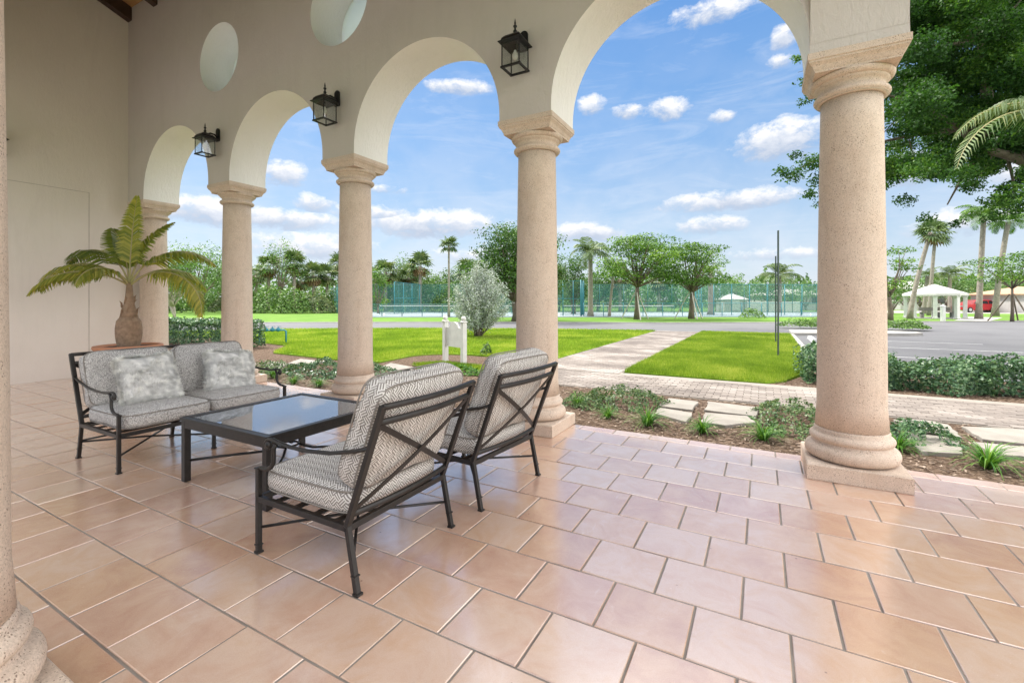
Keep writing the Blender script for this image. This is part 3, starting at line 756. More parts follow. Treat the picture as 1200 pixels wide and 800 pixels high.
# ------------------------------------------------------------------ wall lanterns
def lantern():
    root = empty('wall_lantern'); m = M['iron2']            # local: wall at y=0, projects to -y, z=0 at the cage floor
    yc = -.20
    mb = MB(); n = 20
    pl = [(.045 * math.cos(PI * i / n), .43 + .045 * math.sin(PI * i / n)) for i in range(n + 1)] + [(-.045, .27), (.045, .27)]
    vs_ = [(x, yy, z) for yy in (-.022, 0) for x, z in pl]; k = len(pl)
    mb.add(vs_, [tuple(range(k)), tuple(reversed(range(k, 2 * k)))] + [(i, k + i, k + (i + 1) % k, (i + 1) % k) for i in range(k)])
    mb.build('backplate', m, root, .004)
    mb = MB(); mb.tube([(0, -.02, .33), (0, -.06, .36), (0, -.12, .365), (0, -.16, .34), (0, yc, .325)], .013, 8); mb.build('arm', m, root)
    mb = MB(); mb.sqlathe([(.125, .245), (.128, .253), (.105, .268), (.098, .292), (.075, .318), (.040, .334), (.036, .345), (.01, .35)], (0, yc, 0)); mb.build('lantern_roof', m, root, .002)
    mb = MB(); mb.lathe([(.016, .345), (.012, .36), (.020, .372), (.020, .380), (.010, .392), (.010, .41), (.019, .42), (.019, .43), (.007, .44), (.010, .455), (.002, .50)], 12, (0, yc, 0)); mb.build('finial', m, root)
    mb = MB()
    for sx in (-1, 1):
        for sy in (-1, 1): mb.box((sx * .094, yc + sy * .094, .125), (.009, .009, .24))
    for s in (-1, 1):
        mb.box((0, yc + s * .094, .008), (.215, .022, .016)); mb.box((s * .094, yc, .0075), (.022, .165, .015))
    mb.build('cage', m, root)
    mb = MB()
    for s in (-1, 1):
        mb.box((0, yc + s * .094, .131), (.176, .002, .228)); mb.box((s * .094, yc, .131), (.002, .176, .228))
    mb.build('pane', M['pane'], root)
    mb = MB(); mb.lathe([(.012, .245), (.014, .20), (.017, .19)], 12, (0, yc, 0)); mb.build('socket', m, root)
    mb = MB(); mb.lathe([(.012, .19), (.016, .175), (.028, .145), (.030, .125), (.022, .105), (.006, .096)], 16, (0, yc, 0)); mb.build('bulb', M['bulb'], root)
    return root
lan = lantern()
LP = [(CX[1], 'black glass lantern mounted above the column left of the widest open arch'), (CX[2], 'black glass lantern above the third column from the right, between two arches'), (CX[3], 'black glass lantern on the arcade wall above the column nearest the potted palm')]
for i, (x, lb) in enumerate(LP):
    o = lan if i == 0 else copy_tree(lan)
    o.location = (x, CY - HW, 3.60); tag(o, lb, 'wall lamp', 'black lanterns on the loggia walls')
o = copy_tree(lan); o.location = (-10.6, 2.36, 3.60); o.rotation_euler = (0, 0, R(90)); tag(o, 'black lantern on the plain end wall, almost hidden by the nearest column', 'wall lamp', 'black lanterns on the loggia walls')
# ------------------------------------------------------------------ cushions
def sgnpow(v, p): return math.copysign(abs(v) ** p, v)
def cushion_mesh(name, sx, sy, sz, mat, crown=.25, n=18, e=.16, puff=.0, wr=.004, seed=0, pinch=0):
    """rounded box: sx,sy footprint, sz thickness (z)"""
    bm = bmesh.new(); bmesh.ops.create_cube(bm, size=2)
    bmesh.ops.subdivide_edges(bm, edges=bm.edges[:], cuts=n, use_grid_fill=True)
    for v in bm.verts:
        x, y, z = v.co
        # distribute toward edges, round them
        m_ = max(abs(x), abs(y), abs(z)); N_ = 9.0
        l = (abs(x) ** N_ + abs(y) ** N_ + abs(z) ** 4.0) ** (1 / 7.0)
        l = max(l, 1e-6); x, y = x / (l ** .9) * 1.0, y / (l ** .9)
        z = z / l
        x = max(-1, min(1, x)); y = max(-1, min(1, y))
        k = 1 - crown * (max(abs(x), abs(y)) ** 3)
        k2 = (1 - x * x) * (1 - y * y)
        zz = z * sz / 2 * k + (z * puff * k2)
        px = pinch * (1 - abs(y) ** 2) * x; py = pinch * (1 - abs(x) ** 2) * y
        X, Y = x * sx / 2 * (1) - px * sx / 2, y * sy / 2 - py * sy / 2
        q = Vector((X * 9 + seed, Y * 9, z * .6)); q2 = Vector((X * 22 + seed, Y * 22, z))
        w = noise.noise(q) * wr * 1.6 + noise.noise(q2) * wr * .7
        v.co = (X + w * .5 * (1 if abs(z) < .7 else 0) * sgnpow(x, 1), Y + w * .5 * (1 if abs(z) < .7 else 0) * sgnpow(y, 1), zz + w * (1 if z > 0 else -1))
    me = bpy.data.meshes.new(name); bmesh.ops.recalc_face_normals(bm, faces=bm.faces); bm.to_mesh(me); bm.free()
    me.polygons.foreach_set('use_smooth', [True] * len(me.polygons)); boxuv(me); me.materials.append(mat); return me
def piping(sx, sy, sz, crown, parent):
    mb = MB()
    for s in (1, -1):
        pts = []
        for i in range(61):
            a = 2 * PI * i / 60; c_, s_ = math.cos(a), math.sin(a); x = sgnpow(c_, .26); y = sgnpow(s_, .26)
            pts.append((x * sx / 2 * .985, y * sy / 2 * .985, s * sz / 2 * (1 - crown) * .80))
        mb.tube(pts, .0045, 6, cap=False)
    return mb.build('piping', M['piping'], parent)
def seat_unit(name, w, bays, fab, up=.405, bh=.56, th=.17):
    """front +x, width along y, origin on the floor under the middle"""
    root = empty(name); m = M['iron']; y0 = w / 2 - .02
    ys = [-y0 + 2 * y0 * i / bays for i in range(bays + 1)]
    J, T_ = Vector((-.31, 0, .30)), Vector((-.535, 0, .885))
    def P(t, y, off=0): q = J.lerp(T_, t); return Vector((q.x - off, y, q.z))
    for y in ys:
        end = abs(abs(y) - y0) < 1e-4
        mb = MB(); mb.bar((.365, y, .006), (.365, y, .45 if end else .30), .026, .026); mb.box((.365, y, .006), (.036, .036, .012)); mb.box((.365, y, .045), (.034, .034, .008))
        if end: mb.box((.365, y, .453), (.034, .034, .008))
        mb.build('leg', m, root, .003)
        mb = MB(); mb.bar((-.375, y, .006), (-.312, y, .30), .026, .026, (0, 1, 0)); mb.box((-.377, y, .006), (.036, .036, .012)); mb.box((-.362, y, .085), (.032, .034, .008)); mb.build('leg', m, root, .003)
    for s in (-1, 1):
        mb = MB(); mb.bar(P(0, s * y0), P(1, s * y0), .024, .032, (0, 1, 0)); mb.build('back_post', m, root, .003)
    # seat frame and slats
    mb = MB()
    for x in (.365, -.312): mb.bar((x, -y0, .292), (x, y0, .292), .026, .030)
    for s in (-1, 1): mb.bar((.365, s * y0, .292), (-.312, s * y0, .292), .026, .030)
    for i in range(4): mb.bar((-.22 + .15 * i, -y0, .296), (-.22 + .15 * i, y0, .296), .045, .008)
    mb.build('seat_frame', m, root, .002)
    # bowed rails and crossed flat bars in the back
    bow = .035
    def rail(t, r=.011, flat=1.5, yy=y0):
        mb = MB(); mb.tube([P(t, -yy + 2 * yy * i / 16, bow * math.sin(PI * i / 16)) for i in range(17)], r, 8, flat); mb.build('back_rail', m, root)
    rail(.985, .012, 1.3); rail(.86, .011); rail(.10, .011)
    mb = MB()
    for b in range(bays):
        a, c = ys[b] + .01, ys[b + 1] - .01
        for (q, r_, o) in ((.84, .14, .004), (.14, .84, -.004)):
            pts = [P(q + (r_ - q) * i / 14, a + (c - a) * i / 14, (bow * .8 if bays == 1 else .012) * math.sin(PI * i / 14) + o) for i in range(15)]
            for p, n_ in zip(pts[:-1], pts[1:]): mb.bar(p, n_ + (n_ - p) * .06, .006, .030, (0, 0, 1)) if False else mb.bar(p, n_ + (n_ - p) * .05, .028, .006, (1, 0, .38))
    mb.build('back_cross', m, root)
    # arms
    for s in (-1, 1):
        y = s * y0; mb = MB()
        mb.tube([(-.452, y, .685), (-.36, y, .655), (-.2, y, .622), (-.03, y, .606), (.10, y, .604), (.19, y, .612), (.245, y, .622), (.285, y, .618), (.305, y, .598), (.300, y, .575), (.280, y, .568), (.268, y, .582)], [.010] * 8 + [.010, .010, .009, .008], 8, 1.0)
        mb.tube([(-.45, y, .681), (-.2, y, .618), (.0, y, .600), (.18, y, .607), (.25, y, .619)], .012, 8, .5)
        mb.tube([(.215, y, .606), (.238, y, .575), (.238, y, .535), (.240, y, .500), (.262, y, .472), (.300, y, .458), (.340, y, .456), (.365, y, .450)], .012, 8)
        mb.sph((.280, y, .590), .021, 12, 8, (1, .8, 1))
        mb.build('arm', m, root)
    # stretchers
    mb = MB()
    for b in range(bays):
        a, c = ys[b], ys[b + 1]
        mb.tube([(.365, a, .135), (-.345, c, .145)], .008, 8); mb.tube([(.365, c, .135), (.01, (a + c) / 2, .153), (-.345, a, .145)], .008, 8)
        if bays > 1: mb.tube([(-.342, a, .155), (-.342, c, .155)], .008, 8)
    mb.build('stretcher', m, root)
    # cushions
    cw = (w - .07) / bays
    for b in range(bays):
        yc = -w / 2 + .035 + cw * (b + .5)
        me = cushion_mesh('seat_cushion', .70, cw - .006, .155, fab, .20, 18, puff=.012, seed=b * 3.1)
        o = link('seat_cushion', me, root); o.location = (.035, yc, .385); piping(.70, cw - .006, .155, .20, o)
        me = cushion_mesh('back_cushion', bh, cw - .008, th, fab, .22, 22, puff=.016, wr=.011, seed=b * 5.7 + 2)
        o = link('back_cushion', me, root)
        ang = math.atan2(.585, .225)      # lean of the posts
        dirv = (T_ - J).normalized(); nrm = Vector((dirv.z, 0, -dirv.x))
        c = J + dirv * up + nrm * (.02 + th * .52); o.location = (c.x, yc, c.z)
        # local x -> up the back, z -> forward normal
        o.rotation_euler = Matrix((( dirv.x, 0, nrm.x), (0, -1, 0), (dirv.z, 0, nrm.z))).to_euler()
        piping(bh, cw - .008, th, .22, o)
    return root
chair = seat_unit('lounge_chair', .76, 1, M['fabric'], .40, .57, .18)
chair.location = (-2.005, 1.86, 0); chair.rotation_euler = (0, 0, PI)
tag(chair, 'nearest metal lounge chair with key patterned cushions, beside the glass coffee table', 'lounge chair', 'metal lounge chairs facing the sofa')
ch2 = copy_tree(chair); ch2.location = (-1.93, 2.875, 0); ch2.rotation_euler = (0, 0, PI - R(5))
tag(ch2, 'farther metal lounge chair standing in front of a stone column plinth', 'lounge chair', 'metal lounge chairs facing the sofa')
sofa = seat_unit('outdoor_sofa', 1.45, 2, M['fabric_fine'], .345, .50, .15)
sofa.location = (-4.765, 2.36, 0); tag(sofa, 'two seat metal sofa with speckled grey cushions facing the coffee table', 'sofa')
# throw pillows with fur
def pillow(loc, rot, s, lb):
    me = cushion_mesh('throw_pillow', s, s, .15, M['fur'], .62, 14, puff=.02, wr=.01, seed=loc[1] * 3, pinch=.07)
    vs_ = np.array([v.co[:] for v in me.vertices]); ns = np.array([v.normal[:] for v in me.vertices])
    ca = me.color_attributes.new('tint', 'FLOAT_COLOR', 'POINT')
    def tn(p): return .5 + .75 * noise.noise(Vector(p) * 18) + .9 * noise.noise(Vector((p[0] * 34, p[1] * 34, 5)))
    ca.data.foreach_set('color', np.array([(tn(v), 0, 0, 1) for v in vs_], dtype=np.float32).ravel())
    o = link('throw_pillow', me); o.location = loc; o.rotation_euler = rot
    tag(o, lb, 'pillow', 'furry grey throw pillows on the sofa')
    V, T = [], []
    n = len(vs_)
    for _ in range(26000):
        i = rnd.randrange(n); p = Vector(vs_[i]) + Vector((rnd.uniform(-.015, .015), rnd.uniform(-.015, .015), 0)); nn = Vector(ns[i])
        fl = Vector((noise.noise(p * 9), noise.noise(p * 9 + Vector((7, 3, 1))), 0)) * 2.2
        d = (nn * .45 + fl * .8 + Vector((rnd.gauss(0, .25), rnd.gauss(0, .25), rnd.gauss(0, .12)))).normalized()
        sd_ = d.cross(nn); sd_ = (sd_.normalized() if sd_.length > .01 else Vector((1, 0, 0))) * .0019
        p = p - nn * .002; L_ = rnd.uniform(.015, .032)
        V += [p - sd_, p + sd_, p + d * L_]; T.append(min(1, max(0, tn(p) + rnd.gauss(0, .15))))
    fast('fur', [tuple(v) for v in V], 3, T, M['fur'], o)
def facing(pos, out, lean, roll):
    """pillow normal (+z) tilted: faces direction out (deg about Z) leaning back by lean"""
    m = Matrix.Rotation(R(out), 3, 'Z') @ Matrix.Rotation(R(90 - lean), 3, 'Y') @ Matrix.Rotation(R(roll), 3, 'Z')
    return m.to_euler()
pillow((-4.80, 2.02, .655), facing(0, -6, 24, 3), .44, 'furry grey square pillow at the end of the sofa nearest the end wall')
pillow((-4.82, 2.74, .62), facing(0, -10, 26, -6), .45, 'furry grey pillow on the sofa seat nearest the garden')

# ------------------------------------------------------------------ coffee table
tb = empty('coffee_table', (-3.29, 2.32, 0)); tag(tb, 'square dark metal coffee table with an inset glass top between sofa and chairs', 'coffee table')
h = .52
mb = MB()
for s in (-1, 1):
    mb.box((0, s * (h - .025), .468), (2 * h, .05, .024)); mb.box((s * (h - .025), 0, .4675), (.05, 2 * h - .1, .025))
    mb.box((0, s * (h - .022), .430), (2 * h - .06, .026, .052)); mb.box((s * (h - .022), 0, .4305), (.026, 2 * h - .10, .053))
mb.build('table_frame', M['iron'], tb, .002)
mb = MB(); mb.box((0, 0, .470), (2 * h - .104, 2 * h - .104, .008)); mb.build('glass_top', M['glass'], tb)
for sx in (-1, 1):
    for sy in (-1, 1):
        mb = MB(); mb.box((sx * (h - .030), sy * (h - .030), .2285), (.045, .045, .451)); mb.lathe([(.014, 0), (.016, .004), (.012, .008)], 12, (sx * (h - .03), sy * (h - .03), -.001)); mb.build('leg', M['iron'], tb, .002)
mb = MB(); k = h - .05
for sx in (-1, 1):
    for sy in (-1, 1):
        mb.tube([(sx * k, sy * k, .155), (sx * k * .72, sy * k * .72, .165), (sx * .13, sy * .13, .175), (sx * .075, sy * .075, .200), (sx * .055, sy * .055, .215)], .010, 8)
ring = [(.078 * math.cos(2 * PI * i / 24), .078 * math.sin(2 * PI * i / 24), .215) for i in range(25)]
mb.tube(ring, .009, 8, cap=False); mb.build('stretcher', M['iron'], tb)

# ------------------------------------------------------------------ urn with bottle palm
ux, uy = -8.75, 3.42
ur = empty('planter_urn', (ux, uy, 0)); tag(ur, 'wide rimmed terracotta urn standing behind the sofa by the end wall', 'planter')
mb = MB(); mb.lathe([(.20, 0), (.25, .01), (.25, .05), (.20, .07), (.19, .11), (.25, .20), (.33, .33), (.37, .46), (.375, .53), (.37, .56), (.40, .575), (.43, .60), (.44, .625), (.43, .65), (.40, .655), (.37, .64), (.36, .60)], 56)
mb.build('bowl', M['terra'], ur)
mb = MB(); mb.lathe([(.02, .628), (.35, .622), (.362, .60)], 40); mb.build('soil', M['soil'], ur)
bp = empty('bottle_palm', (ux, uy, .625)); tag(bp, 'bottle palm with swollen ringed trunk and arching yellow green fronds growing in the urn', 'palm tree')
pf = []
for i in range(60):
    t = i / 59; z = .50 * t
    r_ = .140 + .028 * math.sin(PI * min(1, t * 1.05)) - .05 * max(0, t - .8) / .2
    pf.append((r_ * 1.0 + (.005 if i % 3 == 0 else 0), z))
mb = MB(); mb.lathe(pf, 32); 
M['btrunk'] = simple('bottle_trunk', (.36, .25, .17), .9, (.22, .15, .10), 14, 0, .5, 60, .01)
mb.build('trunk', M['btrunk'], bp)
mb = MB(); rnd.seed(4)
mb.tube([(0, 0, .46), (.005, 0, .56), (.015, 0, .68), (.02, 0, .82), (.02, 0, 1.0)], [.115, .092, .066, .05, .035], 16)
for i in range(12):
    a = i * 2.4; z = .47 + .024 * i
    r0 = .108 - .004 * i
    mb.tube([(r0 * math.cos(a), r0 * math.sin(a), z - .03), ((r0 + .01) * math.cos(a + .25), (r0 + .01) * math.sin(a + .25), z + .05), ((r0 + .04) * math.cos(a + .4), (r0 + .04) * math.sin(a + .4), z + .08)], [.018, .013, .002], 6, .4)
mb.build('crownshaft', M['btrunk'], bp)
# fronds: azimuth is measured in the plan; +s runs to the right of the camera
ra = math.atan2(SN, CS)                    # camera right
FR = [  # (az offset from camera right deg, elevation, length, droop deg, twist, leaflet length, tint)
    (180, 48, 1.62, 92, 0, .36, .7), (168, 70, 1.50, 96, 0, .34, .25), (205, 38, 1.30, 80, 0, .26, .65),
    (100, 88, 1.40, 10, 0, .19, .75), (60, 80, 1.20, 34, 0, .28, .6), (150, 80, 1.1, 40, 0, .28, .4), (6, 66, 1.50, 92, 0, .32, .6), (-4, 40, 1.60, 112, .0, .34, .8),
    (-100, 60, .95, 110, 0, .28, .7), (60, 50, 1.3, 95, 0, .30, .5)]
for i, (az, el, ln, dr, tw, lf, tn_) in enumerate(FR):
    pts, V, T = frond((.02, 0, .95), ra + R(az), R(el), ln * 1.05, R(dr), lf * 1.15, 54, .032, R(20), tint=tn_, curl=.42, twist=tw, gap0=.24)
    V = [tuple(v) for v in V]
    o = fast('frond', V, 4, T, M['leaf_bottle'], bp)
    mb = MB(); mb.tube(pts, [.016 - .0125 * j / 20 for j in range(21)], 6); 
    if 'stalk' not in M: M['stalk'] = simple('frond_stalk', (.34, .34, .14), .5, (.40, .30, .14), 6)
    mb.build('frond_stalk', M['stalk'], o)
# ------------------------------------------------------------------ ground surfaces
def sheet(name, poly, z, mat, th=.0, kind='structure'):
    mb = MB()
    if th: mb.prism(poly, z - th, z)
    else: mb.add([(x, y, z) for x, y in poly], [tuple(range(len(poly)))])
    return tag(mb.build(name, mat), kind=kind)
sheet('ground', [(-900, -900), (900, -900), (900, 1500), (-900, 1500)], -.16, M['farlawn'])
M['bounce_walk'] = simple('bounce_pale_paving', (.40, .38, .35), .8, (.36, .34, .31), 2)
sheet('bounce_paving', [(-14, -16), (9, -16), (9, -.76), (-14, -.76)], -.05, M['bounce_walk'], .05)  # unseen pale paving added behind the camera to bounce sunlight into the loggia
RN = [(-90, -20), (-45, -2), (-24.5, 11.2), (-19, 15.8), (-15, 18.3), (-10, 20.5), (-4.36, 22.2), (-2.4, 22.35), (1.1, 22.5)]
RF = [(1.1 + 90, 92), (30, 54.5), (16, 45.8), (6, 38.5), (-5.5, 31.0), (-12, 28.3), (-20, 24.2), (-34, 15.5), (-48, 4), (-92, -14)]
sheet('road', RN + [(1.1, 11.3), (90, 11.3)] + RF, -.135, M['asphalt'])
def strip(name, pts, w, z, mat, th=0, side=1):
    mb = MB()
    for a, b in zip(pts[:-1], pts[1:]):
        a, b = Vector(a), Vector(b); n = Vector((-(b - a).y, (b - a).x)).normalized() * w * side
        mb.prism([tuple(a), tuple(b), tuple(b + n), tuple(a + n)] if side > 0 else [tuple(a + n), tuple(b + n), tuple(b), tuple(a)], z - max(th, .003), z)
    return tag(mb.build(name, mat), kind='structure')
strip('road_kerb', RF, .18, -.085, M['kerb'], .08, -1)
strip('road_edging', RN, .12, -.10, M['kerb'], .06, -1)
strip('parking_kerb', [(1.02, 22.45), (1.02, 11.3)], .14, -.05, M['kerb'], .10, 1)
mb = MB()
for y in (12.5, 15.35, 18.35, 21.1): mb.box((4.0, y, -.1285), (5.0, .075, .006))
mb.box((10.2, 15.35, -.1285), (6, .075, .006)); mb.box((10.2, 18.35, -.1285), (6, .075, .006))
tag(mb.build('parking_lines', M['linep']), kind='structure')
sheet('planting_bed', [(-30, 4.72), (12, 4.72), (12, 7.14), (-4.36, 7.14), (-4.36, 9.9), (-9, 9.9), (-30, 9.9)], -.085, M['mulch'], .05)
sheet('hedge_bed', [(.0, 8.93), (12, 8.93), (12, 11.2), (.74, 11.2), (.72, 10.4), (.35, 9.3)], -.080, M['mulch'], .05)
# brick pavers
def pavers(name, x0, x1, y0, y1, alongx=True, poly=None):
    V, Fc, T = [], [], []; a, b = (.20, .10) if alongx else (.10, .20)
    ny = int((y1 - y0) / b); nx = int((x1 - x0) / a) + 1
    for j in range(ny):
        for i in range(-1, nx):
            off = (a / 2 if alongx and j % 2 else 0); xa = x0 + a * i + off; xb = xa + a; xa, xb = max(xa, x0), min(xb, x1)
            offy = (b / 2 if (not alongx) and i % 2 else 0); ya = y0 + b * j + offy; yb = ya + b; ya, yb = max(ya, y0), min(yb, y1)
            if xb - xa < .03 or yb - ya < .03: continue
            o = len(V); dz = rnd.gauss(0, .002); t = rnd.random(); g = .004
            # older, paler bricks gather in patches
            t = min(1, max(0, .25 + .5 * t + .8 * (noise.noise(Vector((xa * .9, ya * 1.4, 0))))))
            for (ins, z) in ((g, -.09), (g, -.066), (g + .005, -.06)):
                for px, py in ((xa + ins, ya + ins), (xb - ins, ya + ins), (xb - ins, yb - ins), (xa + ins, yb - ins)): V.append((px, py, z + dz))
            for r in range(2):
                for q in range(4): Fc.append((o + r * 4 + q, o + r * 4 + (q + 1) % 4, o + r * 4 + 4 + (q + 1) % 4, o + r * 4 + 4 + q))
            Fc.append((o + 8, o + 9, o + 10, o + 11)); T += [t] * 12
    me = bpy.data.meshes.new(name); me.from_pydata(V, [], Fc); me.materials.append(M['paver'])
    ca = me.color_attributes.new('tint', 'FLOAT_COLOR', 'POINT'); ca.data.foreach_set('color', np.array([(p, p, 0, 1) for p in T], dtype=np.float32).ravel())
    tag(link(name, me), kind='structure')
sheet('walkway_base', [(-4.36, 7.13), (9, 7.13), (9, 8.935), (-2.42, 8.935), (-2.42, 22.33), (-4.36, 22.1)], -.074, simple('joint_sand', (.30, .27, .235), .95), .05)
pavers('brick_walkway', -4.35, 9.0, 7.15, 8.75, True)
pavers('walkway_border', -2.2, 9.0, 8.752, 8.93, False)
pavers('brick_path', -4.35, -2.43, 8.75, 22.1, True)

# ------------------------------------------------------------------ lawns
def inpoly(x, y, poly):
    c = False; j = len(poly) - 1
    for i in range(len(poly)):
        if (poly[i][1] > y) != (poly[j][1] > y) and x < (poly[j][0] - poly[i][0]) * (y - poly[i][1]) / (poly[j][1] - poly[i][1]) + poly[i][0]: c = not c
        j = i
    return c
LR = [(-2.40, 9.02), (-1.0, 8.98), (.05, 8.97), (.32, 9.3), (.62, 10.3), (.80, 11.5), (.95, 15), (1.0, 22.3), (-2.38, 22.2)]
notch = [(-6.5 + 1.35 * math.cos(R(a)), 9.0 + .95 * math.sin(R(a))) for a in range(-10, 200, 14)]
LLp = [(-4.38, 9.6), (-4.8, 9.15)] + notch + [(-7.75, 8.2), (-7.7, 7.75), (-8.4, 7.55), (-11.6, 7.75), (-13, 9.2), (-18, 9.9), (-30, 9.0), (-44, -1.5), (-24.6, 11.0), (-19, 15.6), (-15, 18.1), (-10, 20.3), (-4.38, 22.0)]
sheet('lawn_right', LR, -.055, M['lawn'], .07); sheet('lawn_left', LLp, -.055, M['lawn'], .07)
def blades(name, poly, n, hmin, hmax, z=-.055, mat='grass', edge=None, w=.004):
    xs = [p[0] for p in poly]; ys = [p[1] for p in poly]; P = []
    bx = (max(min(xs), -22), max(xs), min(ys), max(ys))
    while len(P) < n:
        x, y = rnd.uniform(bx[0], bx[1]), rnd.uniform(bx[2], bx[3])
        if rnd.random() > min(1, (11 / max(9, math.hypot(x, y))) ** 1.7): continue
        if inpoly(x, y, poly): P.append((x, y))
    P = np.array(P) + rng.normal(0, .022, (len(P), 2)); n = len(P); d = np.hypot(P[:, 0], P[:, 1])
    h = rng.uniform(hmin, hmax, n); a = rng.uniform(0, 2 * PI, n); ln = rng.normal(0, .35, n); a2 = rng.uniform(0, 2 * PI, n)
    ww = w * np.maximum(1, d / 9)
    V = np.empty((n, 3, 3)); c, s = np.cos(a) * ww, np.sin(a) * ww
    V[:, 0] = np.stack([P[:, 0] - c, P[:, 1] - s, np.full(n, z)], 1); V[:, 1] = np.stack([P[:, 0] + c, P[:, 1] + s, np.full(n, z)], 1)
    V[:, 2] = np.stack([P[:, 0] + h * ln * np.cos(a2), P[:, 1] + h * ln * np.sin(a2), z + h], 1)
    big = np.array([noise.noise(Vector((x * .8, y * .8, 0))) + .5 * noise.noise(Vector((x * 3, y * 3, 4))) for x, y in P])
    t = np.clip(.5 + .5 * big + rng.normal(0, .18, n), 0, 1)
    tag(fast(name, V.reshape(-1, 3), 3, t, M[mat]), kind='stuff')
blades('grass', LR, 140000, .04, .09); blades('grass', LLp, 150000, .04, .09)
front = [(-6.75, 7.75), (-5.2, 7.75), (-4.9, 8.2), (-6.4, 8.35)]
sheet('lawn_patch', front, -.070, M['lawn'], .03); blades('grass', front, 6000, .03, .08)

# mulch chips near the patio
V, T = [], []
for _ in range(17000):
    x = rnd.uniform(-9, 5); y = rnd.uniform(4.74, 7.1) if rnd.random() < .8 else rnd.uniform(8.95, 9.6)
    if y > 8.9 and x < .2: continue
    a = rnd.uniform(0, PI); l = rnd.uniform(.010, .034); w = rnd.uniform(.003, .008); tl = rnd.uniform(-.5, .5)
    c, s = math.cos(a), math.sin(a); z = -.078 + rnd.uniform(0, .012)
    V += [(x - c * l + s * w, y - s * l - c * w, z - l * tl * .4), (x - c * l - s * w, y - s * l + c * w, z - l * tl * .4 + .003), (x + c * l - s * w, y + s * l + c * w, z + l * tl * .4 + .003), (x + c * l + s * w, y + s * l - c * w, z + l * tl * .4)]
    T.append(rnd.random())
M['chips'] = m_leaf('wood_chip', (.07, .045, .032), (.17, .12, .085), (.36, .28, .22), 0, .95)
tag(fast('mulch', V, 4, T, M['chips']), kind='stuff')

# stepping stones
def stone(pts, lb, grp='pale flagstones set in the bed', z=-.045):
    cx, cy = sum(p[0] for p in pts) / len(pts), sum(p[1] for p in pts) / len(pts); P2 = []
    n = len(pts)
    for i in range(n):
        a, b = pts[i], pts[(i + 1) % n]
        for k in range(5):
            t = k / 5; x, y = a[0] + (b[0] - a[0]) * t, a[1] + (b[1] - a[1]) * t; r_ = .012
            P2.append((x - cx + rnd.uniform(-r_, r_), y - cy + rnd.uniform(-r_, r_)))
    mb = MB(); mb.prism(P2, -.06, 0); o = mb.build('flagstone', M['flag'], None, .006); o.location = (cx, cy, z)
    tag(o, lb, 'stepping stone', grp)
def q(*a): return [gnd(x, y, -.045) for x, y in a]
stone(q((771, 475), (812, 480), (818, 470), (783, 466)), 'small pale flagstone at the upper left of the group between the two right columns')
stone(q((768, 484), (805, 494), (812, 483), (771, 477)), 'squarish pale flagstone nearest the creeping ground cover mound right of the middle column')
stone(q((826, 480), (886, 487), (892, 477), (830, 470)), 'long pale flagstone against the brick walkway left of the thick right column')
stone(q((822, 494), (850, 498), (885, 494), (876, 487), (826, 483)), 'rounded pale flagstone beside the grassy tuft, in front of the long flagstone')
stone(q((1046, 491), (1062, 502), (1127, 512), (1112, 497), (1080, 491)), 'large pale flagstone just right of the thick right column')
stone(q((1127, 499), (1152, 514), (1215, 521), (1215, 503)), 'large pale flagstone at the right edge beside the walkway')
stone(q((1060, 505), (1078, 528), (1128, 531), (1124, 514)), 'pale flagstone partly under the dark leaves right of the thick column')
stone(q((1140, 517), (1165, 532), (1215, 535), (1215, 524)), 'pale flagstone behind the spiky tuft at the right edge')
for i, (a, lb) in enumerate([(((445, 430), (478, 436), (486, 430), (458, 425)), 'pale flagstone just right of the third column base, farther of two'), (((462, 437), (498, 443), (508, 436), (474, 432)), 'pale flagstone behind the near chair back, nearer of two'), (((338, 425), (360, 428), (378, 423), (352, 420)), 'pale flagstone by the lawn edge left of the third column'), (((306, 428), (326, 431), (340, 426), (318, 423)), 'pale flagstone next to the second column from the left')]): stone(q(*a), lb)

# ------------------------------------------------------------------ low plants
def tuft(x, y, h, lb, z=-.085, n=90):
    V, T = [], []
    for i in range(n):
        a = rnd.uniform(0, 2 * PI); l = h * rnd.uniform(.8, 1.5); e = R(rnd.uniform(35, 88)); p = Vector((math.cos(a) * .02, math.sin(a) * .02, 0)); hd = Vector((math.cos(a), math.sin(a), 0)); sd_ = Vector((-math.sin(a), math.cos(a), 0)) * h * .026
        prev = p; t = rnd.random()
        for k in range(4):
            e2 = e - R(26) * k; q_ = prev + (hd * math.cos(e2) + Vector((0, 0, 1)) * math.sin(e2)) * l / 4
            w0, w1 = sd_ * (1 - k / 4.5), sd_ * (1 - (k + 1) / 4.2)
            V += [prev - w0, prev + w0, q_ + w1, q_ - w1]; T.append(t); prev = q_
    o = fast('liriope_tuft', [tuple(v) for v in V], 4, T, M['blade']); o.location = (x, y, z)
    tag(o, lb, 'grassy plant', 'spiky grassy tufts along the edge of the patio')
for px, py, h_, lb in [(712, 489, .15, 'small pale spiky tuft right of the middle column plinth'), (759, 499, .22, 'spiky green tuft in front of the mound of ground cover'), (823, 507, .18, 'spiky green tuft in front of the rounded flagstone'), (894, 516, .20, 'spiky tuft just left of the thick right column'), (1157, 549, .25, 'largest spiky tuft, near the patio edge at far right'),
                        (677, 476, .17, 'spiky tuft touching the right side of the middle column'), (1052, 527, .19, 'spiky tuft tucked behind the right side of the thick column base'), (344, 450, .17, 'spiky tuft beyond the sofa arm, left of two'), (374, 453, .17, 'spiky tuft beyond the coffee table, right of two'), (460, 455, .15, 'spiky tuft behind the near chair, beside the third column'), (321, 443, .22, 'broad light green tuft next to the second column base')]:
    x, y = gnd(px, py, -.085); tuft(x, y, h_ * 1.22, lb, n=130)
